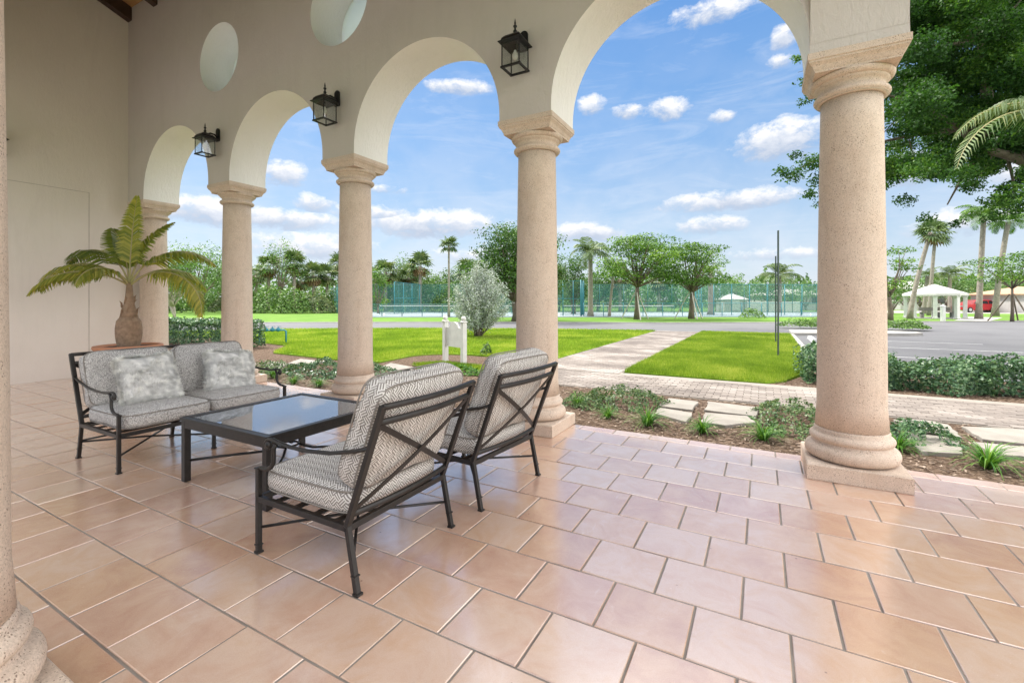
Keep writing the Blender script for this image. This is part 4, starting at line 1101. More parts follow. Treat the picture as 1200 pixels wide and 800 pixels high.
def mound(cx, cy, rx, ry, h, n, lb, cat='ground cover', mat='leaf_cover', size=.035, z=-.085, name='ground_cover', group=None, rz=0):
    P = []; ND = []
    for _ in range(n):
        a = rnd.uniform(0, 2 * PI); r_ = math.sqrt(rnd.random()); lump = .75 + .45 * noise.noise(Vector((math.cos(a) * r_ * 2.5 + cx, math.sin(a) * r_ * 2.5 + cy, 0)))
        if name == 'ground_cover' and noise.noise(Vector((math.cos(a) * r_ * rx * 6 + cx * 3, math.sin(a) * r_ * ry * 6, 8))) < -.12 + .0 * r_: continue
        edge = 1 + .22 * noise.noise(Vector((math.cos(a) * 1.5 + cx, math.sin(a) * 1.5, 3)))
        hh = h * 1.12 * max(.10, (1 - r_ ** 2.2)) * lump; x, y = math.cos(a) * r_ * rx * edge, math.sin(a) * r_ * ry * edge
        P.append((x, y, hh * (1 - .5 * rnd.random() ** 2) + rnd.uniform(0, .03))); ND.append((math.cos(a) * r_ * .7, math.sin(a) * r_ * .7, .9))
    V, t = leaves(P, size, .55, ND, .55); o = fast(name, V, 4, t, M[mat]); o.location = (cx, cy, z); o.rotation_euler = (0, 0, rz)
    tag(o, lb, cat, group); return o
G_ = 'creeping ground cover mounds in the bed'
mound(*gnd(735, 473, -.08), .62, .50, .26, 3600, 'leafy mound of creeping ground cover right of the middle column', group=G_)
mound(*gnd(690, 474, -.08), .40, .35, .17, 1500, 'low patch of ground cover touching the middle column on its right', group=G_)
mound(*gnd(925, 492, -.08), .48, .55, .24, 3400, 'leafy mound of ground cover left of the thick right column', group=G_)
mound(*gnd(940, 510, -.08), .45, .22, .09, 1100, 'sparse low ground cover spilling toward the patio left of the thick right column', group=G_)
mound(*gnd(1078, 516, -.08), .36, .34, .22, 2300, 'glossy dark leafy clump behind the thick right column on its right', mat='leaf_hedge', group=G_)
mound(*gnd(383, 437, -.08), 1.05, .75, .27, 4200, 'wide bluish green ground cover left of the third column', mat='leaf_hedge', size=.05, group=G_)
mound(*gnd(425, 440, -.08), .8, .6, .25, 2600, 'ground cover hugging the left side of the third column', mat='leaf_hedge', size=.05, group=G_)
mound(*gnd(530, 436, -.08), .9, .32, .16, 1800, 'light green low plants in front of the white sign posts', mat='blade', size=.06, group=G_)
mound(*gnd(316, 434, -.08), .55, .5, .2, 1300, 'scattered low plants beside the second column', size=.05, group=G_)
x, y = gnd(570, 417); mound(x, y, .16, .16, .34, 220, 'small dark leafy seedling at the edge of the mulch right of the white sign', 'seedling', 'leaf_dark', .07, -.08, 'seedling')
def hedge(name, x0, x1, y0, y1, h, n, size, lb, mat='leaf_hedge', z=-.08, cat='hedge', rz=0, grp=None, clip=1.0):
    cx, cy = (x0 + x1) / 2, (y0 + y1) / 2; P, ND = [], []
    for _ in range(n):
        x, y = rnd.uniform(x0, x1), rnd.uniform(y0, y1); s = rnd.random(); w = noise.noise(Vector((x * 1.7, y * 1.7, 0))) * .42 * clip + noise.noise(Vector((x * 5, y * 5, 2))) * .10 * clip
        hh = h * (1 + w); k = rnd.random()
        if k < .45: P.append((x - cx, y - cy, hh - rnd.random() ** 2 * .12)); ND.append((0, 0, 1))
        elif k < .85:
            f = -1 if rnd.random() < .8 else 1; yy = (y0 if f < 0 else y1) + noise.noise(Vector((x * 2.2, 0, 5))) * .22 * clip - f * rnd.random() ** 2 * .14; zz = rnd.uniform(.06, 1) * hh
            P.append((x - cx, yy - cy - f * .12 * (zz / hh) ** 3, zz)); ND.append((0, f, .4))
        else:
            f = -1 if rnd.random() < .5 else 1; P.append(((x0 if f < 0 else x1) - cx - f * rnd.random() ** 2 * .12 + noise.noise(Vector((0, y * 2.2, 5))) * .15 * clip, y - cy, rnd.uniform(.06, 1) * hh)); ND.append((f, 0, .4))
    root = empty(name, (cx, cy, z), rz); tag(root, lb, cat, grp)
    V, t = leaves(P, size, .6, ND, .6); fast('foliage', V, 4, t, M[mat], root)
    mb = MB()
    for i in range(int((x1 - x0) * 3)):
        x = x0 - cx + .1 + i / 3; mb.tube([(x, rnd.uniform(-.2, .2), 0), (x + rnd.uniform(-.1, .1), rnd.uniform(-.25, .25), h * .8)], [.012, .005], 5)
    mb.build('stems', M['bark'], root); return root
hedge('clipped_hedge', -18.5, -13.4, 7.6, 8.7, .80, 15000, .07, 'clipped dark green hedge seen between the two leftmost columns beside the lawn', clip=.35, cat='hedge')
hs = [(.62, 1.9, .47), (1.75, 3.0, .36), (2.85, 4.2, .46), (4.1, 5.6, .42)]
for (xa, xb, hh), lb in zip(hs, ['end shrub of the low hedge, showing left of the thick right column', 'low glossy shrub just right of the thick right column beside the parking', 'broader glossy shrub near the right edge behind the walkway', 'glossy shrub cut by the right edge of the view behind the walkway']):
    hedge('low_shrub', xa, xb, 9.25 if xa < 2.5 else 9.45, 10.5, hh, int(4300 * (xb - xa)), .055, lb, cat='shrub', clip=1.5, grp='glossy low shrubs between walkway and parking')

# sign, poles, pipe, wheel stops
x1, y1 = gnd(522, 422.5, -.08); x2, y2 = gnd(542.5, 426.5, -.08); sg = empty('garden_sign', (x1, y1, -.08), math.atan2(y2 - y1, x2 - x1)); w_ = math.hypot(x2 - x1, y2 - y1) + .03
tag(sg, 'blank white wooden sign on two white posts with ball tops in the lawn', 'sign')
for xx in (0, w_):
    mb = MB(); mb.box((xx, 0, .46), (.105, .105, .94)); mb.sqlathe([(.052, .93), (.066, .938), (.066, .955), (.04, .966)], (xx, 0, 0)); mb.sph((xx, 0, 1.018), .058, 16, 10); mb.build('post', M['white'], sg, .004)
pts = [(.055, .36), (w_ - .055, .36), (w_ - .055, .80)] + [(w_ * .78, .80), (w_ * .70, .86)] + [(w_ * (.5 + .2 * math.cos(a)), .86 + .07 * math.sin(a)) for a in [R(x) for x in range(20, 170, 20)]] + [(w_ * .30, .86), (w_ * .22, .80), (.055, .80)]
mb = MB(); k = len(pts); mb.add([(x, yy, z) for yy in (-.02, .02) for x, z in pts], [tuple(range(k)), tuple(reversed(range(k, 2 * k)))] + [(i, k + i, k + (i + 1) % k, (i + 1) % k) for i in range(k)]); mb.build('sign_board', M['white'], sg)
M['polem'] = simple('weathered_green_steel', (.10, .13, .12), .6, (.07, .09, .085), 8, .5)
for px, py, top, lb in [(912.5, 418, 270, 'taller dark thin steel pole on the right lawn, nearer of two'), (909.5, 402, 300, 'shorter dark thin steel pole on the right lawn, farther of two')]:
    x, y = gnd(px, py, -.05); d = dep(py, -.05); H_ = hgt(top, d) + .05; rt = empty('sign_pole', (x, y, -.05), YAW + R(80)); tag(rt, lb, 'pole', 'thin steel poles on the right lawn')
    mb = MB(); mb.box((0, 0, H_ / 2), (.045, .006, H_)); mb.box((-.022, .012, H_ / 2), (.006, .024, H_)); mb.box((.022, .012, H_ / 2), (.006, .024, H_)); mb.build('channel_post', M['polem'], rt)
x, y = gnd(320, 404); pr = empty('backflow_pipe', (x, y, GZ), YAW + R(8)); tag(pr, 'blue green water pipe with valves rising from the lawn', 'pipe')
M['pipeb'] = simple('blue_painted_pipe', (.02, .24, .32), .45, (.015, .17, .24), 12)
mb = MB(); mb.tube([(-.42, 0, -.05), (-.42, 0, .44), (-.38, 0, .48), (-.1, 0, .48), (.34, 0, .48), (.40, 0, .45), (.40, 0, -.05)], .028, 12); mb.build('pipe', M['pipeb'], pr)
for xx in (-.22, -.02, .16):
    mb = MB(); mb.sph((xx, 0, .49), .062, 14, 8, (1.2, 1, 1)); mb.lathe([(.05, 0), (.05, .012)], 14, (xx, 0, .545)); mb.tube([(xx, 0, .5), (xx, 0, .60)], .012, 8); mb.box((xx + .03, 0, .60), (.13, .02, .012)); mb.build('valve', M['pipeb'], pr)
for yy, lb in ((16.9, 'white concrete wheel stop in the parking, nearer of two'), (20.3, 'white concrete wheel stop in the parking, farther of two')):
    mb = MB(); pf = [(-.08, 0), (.08, 0), (.06, .11), (-.06, .11)]
    mb.add([(x, y, z) for y in (-.95, .95) for x, z in pf], [(0, 1, 2, 3), (7, 6, 5, 4)] + [(i, 4 + i, 4 + (i + 1) % 4, (i + 1) % 4) for i in range(4)])
    o = mb.build('wheel_stop', M['white'], None, .008); o.location = (1.62, yy, -.135); tag(o, lb, 'wheel stop', 'white wheel stops')
# island with low plants
isl = [(1.1, 22.7), (5.2, 24.6), (5.95, 25.3), (5.9, 26.1), (5.2, 26.4), (1.1, 25.2)]
sheet('parking_island', isl, -.02, M['kerb'], .12)
for i, px in enumerate((935, 958, 1035, 1058, 1072)):
    x, y = at(px, 24.2 if px < 1000 else 22.6); mound(x, y, .95 if i < 4 else .6, .7, .48 if i != 4 else .35, 900, ['light green low plants at the left tip of the parking island', 'light green low plants of the island, just left of the thick column', 'low plants of the island, just right of the thick column', 'low plants in the middle of the island right part', 'lowest plants at the right tip of the island'][i], 'ground cover', 'leaf_mid', .10, -.03, 'island_plant', 'low plants on the parking island')

# ------------------------------------------------------------------ silver shrub
x, y = gnd(560, 396); ss = empty('silver_shrub', (x, y, GZ)); tag(ss, 'tall feathery silver grey shrub on the left lawn beyond the white sign', 'shrub')
V, T = [], []; mb = MB(); rnd.seed(9); P = []; TT = []
for i in range(210):
    a = rnd.uniform(0, 2 * PI); q_ = rnd.uniform(.1, 1); H_ = 3.1 * (1 - .40 * q_ ** 1.5) * rnd.uniform(.45, 1.03); rr = 1.32 * q_ * rnd.uniform(.8, 1.1)
    e = Vector((rr * math.cos(a) + .18, rr * math.sin(a), H_)); pts, rs = limb((rnd.uniform(-.12, .12), rnd.uniform(-.12, .12), 0), e, .022, .003, .05, 8); 
    if i < 60: mb.tube(pts, rs, 5)
    t0 = rnd.uniform(.2, .85)
    for k in range(170):
        s = rnd.uniform(.22, 1) ** .8; f = s * 8; j = min(7, int(f)); c = pts[j].lerp(pts[j + 1], f - j); P.append(tuple(c + Vector((rnd.gauss(0, .055), rnd.gauss(0, .055), rnd.gauss(0, .07))))); TT.append(t0)
V, t = leaves(P, .075, .38, np.array([(0, 0, .2)] * len(P)), 1, np.array(TT)); fast('foliage', V, 4, t, M['leaf_grey'], ss); mb.build('stems', M['bark'], ss)

# ------------------------------------------------------------------ trees across the road
def T_(px, d): return at(px, d)
def stakes(root, n, h, spread, mat='stake'):
    for i in range(n):
        a = 2 * PI * i / n + .5 + YAW; mb = MB(); mb.bar((math.cos(a) * spread, math.sin(a) * spread, -.05), (math.cos(a) * .12, math.sin(a) * .12, h), .07, .07); mb.build('stake', M[mat], root)
x, y = T_(746, 36.5); t1 = tree('fig_tree', 'broad tree with flat layered crown held by pale stakes, left of two across the road', 'tree', x, y, 7.0, 6.8, 'leaf_fig', .17, 64, .42, .17, 'staked trees with layered crowns across the road', .26, dens=.9, seed=3); stakes(t1, 3, 2.1, 1.25)
x, y = T_(810, 37.5); t2 = tree('fig_tree', 'rounder staked tree with layered crown, right of two across the road', 'tree', x, y, 6.5, 6.0, 'leaf_fig', .17, 60, .38, .19, 'staked trees with layered crowns across the road', .26, dens=.9, seed=8); stakes(t2, 3, 2.2, 1.3)
x, y = T_(604, 33); tree('fig_tree', 'large rounded bright green tree whose crown shows left of the middle column', 'tree', x, y, 7.2, 7.0, 'leaf_ficus', .17, 90, .22, .22, None, .34, dens=1.15, seed=5)
x, y = T_(1043, 34); tree('fig_tree', 'tree with layered crown half hidden by the thick right column', 'tree', x, y, 5.7, 4.0, 'leaf_fig', .16, 26, .35, .15, None, .34, seed=13)
x, y = T_(1186, 32); t4 = tree('flame_tree', 'slender staked tree with flat feathery crown and orange tints at right edge', 'tree', x, y, 5.1, 5.6, 'leaf_fig', .14, 32, .52, .08, None, .22, dens=.8, seed=21); stakes(t4, 3, 1.9, 1.25, 'bark')
# thin palms
x, y = T_(526, 41); palm('tall_palm', 'tall thin fan palm standing alone left of the silver shrub', x, y, 6.4, 'fan', 1.1, .10, seed=5)
x, y = T_(692, 42); palm('coconut_palm', 'grey trunked palm with drooping feathery crown right of the middle column', x, y, 5.7, 'coco', 2.5, .22, seed=7, nf=16)
x, y = T_(714, 42); palm('young_palm', 'slim leaning palm between the coconut palm and the staked tree', x, y, 4.6, 'coco', 1.3, .12, (.5, 0), 10, seed=9)
x, y = T_(1066, 37.5); palm('fan_palm', 'leaning fan palm rising past the left side of the gazebo', x, y, 7.0, 'fan', 1.35, .17, (1.5, .8), 20, skirt=4, seed=12, group='fan palms behind the gazebo')
x, y = T_(1089, 46); palm('fan_palm', 'straight fan palm with a brown skirt behind the gazebo roof', x, y, 8.1, 'fan', 1.7, .16, (.55, .3), 20, skirt=6, seed=15, group='fan palms behind the gazebo')
x, y = T_(1147, 37.5); palm('royal_palm', 'tall straight grey palm right of the gazebo, its crown under the overhanging branches', x, y, 8.3, 'coco', 2.0, .19, (.3, 0), 20, seed=17, leafmat='leaf_fig')
x, y = T_(1166, 44); palm('royal_palm', 'second tall palm in front of the pale garage, right of the gazebo', x, y, 8.9, 'coco', 1.9, .22, (.9, 0), 18, seed=19, leafmat='leaf_fig')
x, y = T_(1083, 52); palm('short_palm', 'short feathery palm behind the gazebo between two fan palms', x, y, 4.2, 'coco', 1.6, .2, (.3, 0), 14, seed=23)
x, y = T_(1113, 58); palm('short_palm', 'feathery palm top showing above the right half of the gazebo roof', x, y, 4.6, 'coco', 2.3, .2, (0, 0), 16, seed=25)
x, y = T_(972, 42); 
x, y = T_(833, 47); palm('pole_palm', 'pale straight palm trunk beside the right staked tree', x, y, 4.4, 'coco', 1.4, .28, (0, 0), 10, seed=27)
x, y = T_(914, 55); palm('short_palm', 'feathery palm beyond the court fence just left of the thick column', x, y, 4.4, 'coco', 2.6, .2, (0, 0), 16, seed=29)
x, y = T_(672, 50); tree('broad_tree', 'dense dark green tree just right of the middle column beyond the courts', 'tree', x, y, 6.3, 4.6, 'leaf_dark', .22, 30, .2, .2, None, .8, style='column', seed=4)

# sabal palms and wood behind the left lawn
SP = [(314, 60, 6.6), (345, 58, 6.9), (352, 66, 5.2), (368, 60, 5.6), (384, 62, 5.6), (425, 62, 6.4), (452, 60, 6.0), (492, 58, 6.6), (478, 62, 5.4), (545, 60, 5.9), (560, 64, 6.2), (398, 66, 7.4), (300, 64, 6.0), (650, 62, 5.6), (727, 62, 5.2), (772, 64, 4.9)]
SL = ['leftmost cabbage palm of the wood behind the left lawn, hidden partly by a column', 'tallest cabbage palm between the second and third columns', 'short cabbage palm behind the tall one between the second and third columns', 'round headed cabbage palm in the middle of the wood', 'cabbage palm just left of the third column', 'cabbage palm just right of the third column', 'brownish cabbage palm right of the third column beyond the courts', 'wide cabbage palm with dead fronds left of the tall thin palm', 'low cabbage palm beside the wide one beyond the courts', 'cabbage palm seen above the silver shrub', 'cabbage palm behind the top of the silver shrub', 'high cabbage palm touching the third column', 'cabbage palm behind the second column', 'cabbage palm behind the middle column', 'cabbage palm beyond the fence left of the staked tree', 'cabbage palm beyond the fence between the staked trees']
for i, ((px, d, H_), lb) in enumerate(zip(SP, SL)):
    x, y = T_(px, d); palm('cabbage_palm', lb, x, y, H_ - .8, 'fan', 2.15, .22, (rnd.uniform(-.3, .3), 0), 22, skirt=10 if i % 3 != 1 else 5, seed=40 + i, group='cabbage palms in the far wood', leafmat='leaf_palm')
x, y = T_(328, 57); tree('airy_tree', 'tall airy tree with open crown above the cabbage palms left of centre', 'tree', x, y, 9.0, 6.0, 'leaf_mid', .20, 26, .35, .14, None, .5, dens=.35, style='round', seed=31)
x, y = T_(232, 52); tree('broad_tree', 'bright green leafy tree between the two leftmost columns', 'tree', x, y, 7.6, 8.0, 'leaf_mid', .22, 34, .2, .2, None, .6, dens=.7, style='round', seed=33)
x, y = T_(268, 58); tree('broad_tree', 'green tree just left of the second column behind the lawn', 'tree', x, y, 6.8, 7.0, 'leaf_mid', .22, 26, .2, .2, None, .6, dens=.6, style='round', seed=35)
x, y = T_(470, 64); tree('broad_tree', 'light green tree above the courts between third column and thin palm', 'tree', x, y, 7.6, 6.5, 'leaf_mid', .24, 24, .3, .2, None, .6, dens=.5, style='round', seed=36)
x, y = T_(443, 52); tree('slim_tree', 'narrow light green tree hugging the right side of the third column', 'tree', x, y, 5.6, 3.4, 'leaf_fig', .2, 18, .15, .12, None, .8, style='column', seed=37)
for i, (px, H_, W_, lm, lb) in enumerate([(436, 6.4, 6, 'leaf_dark', 'full dark tree beyond the courts right behind the third column'), (466, 5.8, 6, 'leaf_palm', 'olive tree beyond the courts left of the screened panels'), (500, 6.2, 6, 'leaf_mid', 'mid green tree beyond the courts left of the tall thin palm'), (536, 6.0, 6, 'leaf_dark', 'dark tree beyond the courts right of the tall thin palm'), (575, 6.2, 6, 'leaf_mid', 'mid green tree beyond the courts behind the silver shrub'), (655, 6.0, 5, 'leaf_palm', 'olive tree beyond the courts right of the middle column'), (700, 5.6, 6, 'leaf_dark', 'dark tree beyond the courts behind the coconut palm trunk')]):
    x, y = T_(px, 65); tree('wood_tree', lb, 'tree', x, y, H_, W_ + 1, lm, .26, 22, .15, .16, 'trees beyond the courts', .75, dens=.8, style='round', seed=140 + i, z0=-.16)
# bare white-stemmed frangipani behind the clipped hedge
x, y = T_(205, 36); fr = empty('frangipani', (x, y, GZ)); tag(fr, 'pale bare branched small tree behind the clipped hedge at left', 'tree')
mb = MB(); rnd.seed(77); P = []
def grow(p, d, l, r_, k):
    q_ = p + d * l; mb.tube([p, (p + q_) / 2 + Vector((rnd.gauss(0, .03), rnd.gauss(0, .03), 0)), q_], [r_, r_ * .9, r_ * .75], 6)
    if k == 0: P.extend([tuple(q_ + Vector((rnd.gauss(0, .16), rnd.gauss(0, .16), rnd.gauss(0, .14)))) for _ in range(14)]); return
    for i in range(3 if k > 2 else 2):
        grow(q_, (d + Vector((rnd.gauss(0, .55), rnd.gauss(0, .55), rnd.uniform(-.1, .25)))).normalized(), l * .80, r_ * .68, k - 1)
for i in range(3): grow(Vector((i * .15 - .15, 0, 0)), Vector((rnd.uniform(-.5, .5), rnd.uniform(-.4, .4), 1)).normalized(), 1.05, .10, 5)
M['palebark'] = simple('pale_bark', (.46, .41, .35), .9, (.32, .28, .24), 8)
mb.build('trunk', M['palebark'], fr); V, t = leaves(P, .16, .4, np.array([(0, 0, .5)] * len(P)), .8); fast('foliage', V, 4, t, M['leaf_mid'], fr)
# shrubs under the wood: each a bush of its own
BL = 'understorey bushes at the foot of the wood'
k = 0
W1 = ['at the far left beside the first column', 'behind the pale branches', 'under the bright leafy tree', 'left of the second column', 'behind the second column', 'just right of the second column', 'below the tallest cabbage palm', 'between second and third columns', 'under the round headed palm', 'left of the third column', 'behind the third column', 'at the left end of the court fence', 'behind the low court fence at left', 'behind the court net at left', 'behind the thin tall palm', 'behind the silver shrub', 'right of the silver shrub', 'behind the middle column']
for px in range(188, 640, 26):
    d = (56 if px < 400 else 61) + 3 * math.sin(px); x, y = T_(px, d); hh = rnd.uniform(2.6, 3.6) if px < 400 else rnd.uniform(3.8, 5.2)
    o = mound(x, y, 2.6, 1.6, hh, 2300, ['dense green', 'bright green', 'olive green'][k % 3] + ' bush ' + W1[k], 'bush', ['leaf_dark', 'leaf_mid', 'leaf_mid', 'leaf_palm'][k % 4], .26, -.16, 'bush', BL, YAW); k += 1
W2 = ['right of the middle column beyond the courts', 'behind the coconut palm', 'behind the slim leaning palm', 'left of the staked tree', 'behind the left staked tree', 'between the staked trees, left', 'between the staked trees, right', 'behind the right staked tree', 'beside the white shed', 'behind the white shed', 'right of the white shed, rounded', 'behind the white wall', 'left of the steel poles', 'behind the steel poles', 'touching the thick column']
k = 0
for px in range(650, 960, 21):
    d = 66 + 4 * math.sin(px * 1.3); x, y = T_(px, d); hh = [5.2, 4.6, 5.0, 4.2, 4.8, 4.0, 4.6, 4.4, 4.9, 4.2, 5.6, 5.2, 3.6, 3.8, 4.2][k]
    tree('screen_tree', ['dark', 'mid green', 'light green'][k % 3] + ' low tree ' + W2[k], 'tree', x, y, hh, 4.6, ['leaf_dark', 'leaf_mid', 'leaf_mid'][k % 3], .28, 14, .12, .14, 'low trees behind the courts', .7, dens=.8, style='round', seed=60 + k, z0=-.16); k += 1
W3 = ['right of the thick column, low', 'left of the gazebo', 'behind the left posts of the gazebo', 'behind the gazebo roof, darker', 'right of the gazebo roof', 'behind the red car, left', 'behind the red car, right', 'left of the pale garage', 'above the pale garage', 'at the right edge']
for k, (px, d, H_, W_) in enumerate([(1045, 50, 3.6, 4), (1062, 62, 4.6, 5), (1078, 68, 5.2, 5), (1108, 62, 5.2, 6), (1122, 66, 4.7, 5), (1136, 72, 4.9, 5), (1150, 70, 4.6, 4.5), (1164, 74, 5.0, 5), (1190, 78, 5.8, 7), (1215, 70, 6.0, 6)]):
    x, y = T_(px, d); tree('screen_tree', ['dark', 'grey green', 'light green'][k % 3] + ' tree ' + W3[k], 'tree', x, y, H_, W_, ['leaf_dark', 'leaf_palm', 'leaf_mid'][k % 3], .26, 14, .12, .14, 'trees behind the gazebo and car', .7, dens=.8, style='round', seed=90 + k, z0=-.16)
x, y = T_(881, 39); mound(x, y, 1.15, .8, .85, 900, 'small round green bush on the far grass near the steel poles', 'bush', 'leaf_mid', .14, -.13, 'bush', None, YAW)
# distant wood closing the horizon
P = []; TT = []
for i in range(34000):
    px = rnd.uniform(-150, 1450); d = rnd.uniform(85, 110); x, y = at(px, d); hm = 6.0 + 2.4 * noise.noise(Vector((px * .035, 0, 0))) + 1.2 * noise.noise(Vector((px * .14, 3, 0)))
    P.append((x, y, rnd.uniform(0, hm))); TT.append(.5 + .6 * noise.noise(Vector((px * .06, P[-1][2] * .4, 5))))
V, t = leaves(P, .75, .7, np.array([(0, -.6, .5)] * len(P)), .8, np.array(TT)); tag(fast('distant_wood', V, 4, t, M['leaf_dark']), kind='stuff')

# ------------------------------------------------------------------ tennis courts and fences
sheet('tennis_court', [at(408, 40.5), at(962, 41.5), at(985, 57), at(395, 57)], -.110, M['court'], .04)
mb = MB()
for px0, px1, d0, d1 in ((450, 610, 44, 53), (655, 800, 44, 53), (820, 950, 44, 53)):
    a, b, c, e = [Vector((*at(p, d), 0)) for p, d in ((px0, d0), (px1, d0), (px1, d1), (px0, d1))]
    for p, q_ in ((a, b), (b, c), (c, e), (e, a), ((a + e) / 2, (b + c) / 2)): mb.bar(p + Vector((0, 0, -.106)), q_ + Vector((0, 0, -.106)), .08, .004)
tag(mb.build('court_lines', M['linep']), kind='structure')
def fence(name, lb, p0, p1, h, n, posts, mesh, rails=(1,), pr=.04, cat='fence', zb=-.15, lift=0):
    a, b = Vector((*p0, zb)), Vector((*p1, zb)); root = empty(name, a, math.atan2(b.y - a.y, b.x - a.x)); tag(root, lb, cat); Ln = (b - a).length
    for i in range(n + 1): mb = MB(); x = Ln * i / n; mb.tube([(x, 0, 0), (x, 0, h + .03)], pr, 8); mb.build('post', M[posts], root)
    mb = MB()
    for k in rails: mb.tube([(0, 0, h * k), (Ln, 0, h * k)], pr * .7, 6)
    mb.build('rail', M[posts], root)
    if mesh:
        mb = MB(); mb.box((Ln / 2, .03, lift + (h - lift) / 2), (Ln, .008, h - lift - .04)); mb.build('mesh_panel', M[mesh], root)
    return root
fence('court_fence', 'tall green screened fence behind the left court', at(395, 57.5), at(612, 57.5), 3.5, 9, 'tealdk', 'screen', (1, .02))
fence('court_fence', 'tall green screened fence behind the right courts', at(618, 57.5), at(985, 57.5), 3.5, 13, 'tealdk', 'screen', (1, .02))
fence('court_fence', 'short tall fence panel at the left end of the courts, seen behind the third column', at(388, 57), at(424, 42), 3.0, 4, 'teal', 'screen', (1, .5))
fence('court_fence', 'tall see through fence section beside the coconut palm', at(636, 44), at(684, 43), 3.35, 4, 'teal', 'chain', (1, .5))
fence('court_fence', 'tall teal screened fence end with square posts, between low fence and coconut palm', at(681, 42.8), at(684, 50), 3.4, 2, 'teal', 'screen', (1, .5), .08)
fence('court_fence', 'tall screened fence panels left of the thin palm', at(462, 50), at(492, 57), 3.5, 3, 'teal', 'screen', (1, .5))
fence('court_fence', 'tall pale mesh fence right of the second staked tree', at(815, 45), at(960, 46.5), 3.1, 7, 'teal', 'chain', (1,))
fence('court_fence', 'blue green screened fence panel behind the right staked tree', at(815, 45), at(822, 54), 3.3, 2, 'teal', 'screen', (1, .5))
fence('low_fence', 'low green railing with mesh in front of the left court', at(424, 42), at(636, 42), 1.15, 9, 'tealdk', 'chain', (1, .04), .035)
fence('low_fence', 'low blue green railing in front of the right courts', at(684, 42.5), at(962, 42.5), 1.25, 12, 'teal', 'chain', (1, .04), .035)
for (a, b, lb) in (((445, 48.5), (600, 48.5), 'white taped tennis net on the left court'), ((660, 48.5), (790, 48.5), 'white taped tennis net on the court behind the coconut palm')):
    A, B = at(*a), at(*b); nt_ = fence('tennis_net', lb, A, B, .95, 1, 'tealdk', None, (), .04, 'tennis net', -.11); Ln = math.hypot(B[0] - A[0], B[1] - A[1])
    mb = MB(); mb.box((Ln / 2, 0, .45), (Ln, .01, .80)); mb.build('netting', M['chain'], nt_); mb = MB(); mb.box((Ln / 2, 0, .90), (Ln, .03, .07)); mb.build('net_tape', M['white'], nt_)

# ------------------------------------------------------------------ sheds, houses
def house(name, lb, px, d, w, dp, h, rh, wall, roofm, doors=(), rz=0, hip=True, ov=.4):
    x, y = at(px, d); root = empty(name, (x, y, -.16), YAW + rz); tag(root, lb, 'building')
    mb = MB(); mb.box((0, 0, h / 2), (w, dp, h)); mb.build('wall', M[wall], root)
    W_, D_ = w / 2 + ov, dp / 2 + ov; k = max(0, W_ - D_) if hip else W_
    mb = MB(); mb.add([(-W_, -D_, h), (W_, -D_, h), (W_, D_, h), (-W_, D_, h), (-k, 0, h + rh), (k, 0, h + rh), (-W_, -D_, h - .12), (W_, -D_, h - .12), (W_, D_, h - .12), (-W_, D_, h - .12)],
        [(0, 1, 5, 4), (2, 3, 4, 5), (1, 2, 5), (3, 0, 4), (6, 7, 1, 0), (7, 8, 2, 1), (8, 9, 3, 2), (9, 6, 0, 3), (9, 8, 7, 6)]); mb.build('roof', M[roofm], root)
    for (nm, cx, cz, ww, hh, m) in doors:
        mb = MB(); mb.box((cx, -dp / 2 - .01, cz), (ww, .06, hh)); f = mb.build(nm, M['white'], root)
        if m: mb = MB(); mb.box((cx, -dp / 2 - .045, cz), (ww - .16, .02, hh - .16)); mb.build('pane', M[m], f)
    return root
house('white_shed', 'small white shed with low gabled roof behind the court fence', 857, 62, 3.0, 2.5, 1.7, .7, 'shedw', 'roofw', [('door', 0, .95, 1.0, 1.5, None)], ov=.15)
x0, y0 = at(871, 61); x1, y1 = at(937, 62); mb = MB(); mb.bar((x0, y0, .55), (x1, y1, .55), .2, 1.4, (0, 0, 1)) if False else mb.box((0, 0, .6), (math.hypot(x1 - x0, y1 - y0), .2, 1.5)); o = mb.build('white_wall', M['white'], None, .02); o.location = ((x0 + x1) / 2, (y0 + y1) / 2, -.16); o.rotation_euler = (0, 0, math.atan2(y1 - y0, x1 - x0)); tag(o, 'low white wall right of the white shed beyond the courts', 'wall')
house('white_house', 'pale house whose white roof shows left of the gazebo', 1066, 76, 9, 7, 3.1, 1.6, 'shedw', 'roofw', [('window', -2, 1.6, 1.4, 1.3, 'darkglass'), ('window', 2, 1.6, 1.4, 1.3, 'darkglass')])
house('garage_house', 'pale garage with clay coloured roof behind the slender tree at right', 1195, 57, 6.6, 6, 2.3, .95, 'shedw', 'rooft', [('garage_door', -1.2, 1.05, 3.0, 1.95, None)], .2)
house('beige_house', 'low pale house glimpsed above the white wall left of the thick column', 925, 74, 10, 7, 2.3, 1.0, 'shedw', 'kerb', [('window', -2, 1.6, 1.6, 1.2, 'darkglass'), ('window', 2, 1.6, 1.6, 1.2, 'darkglass')])

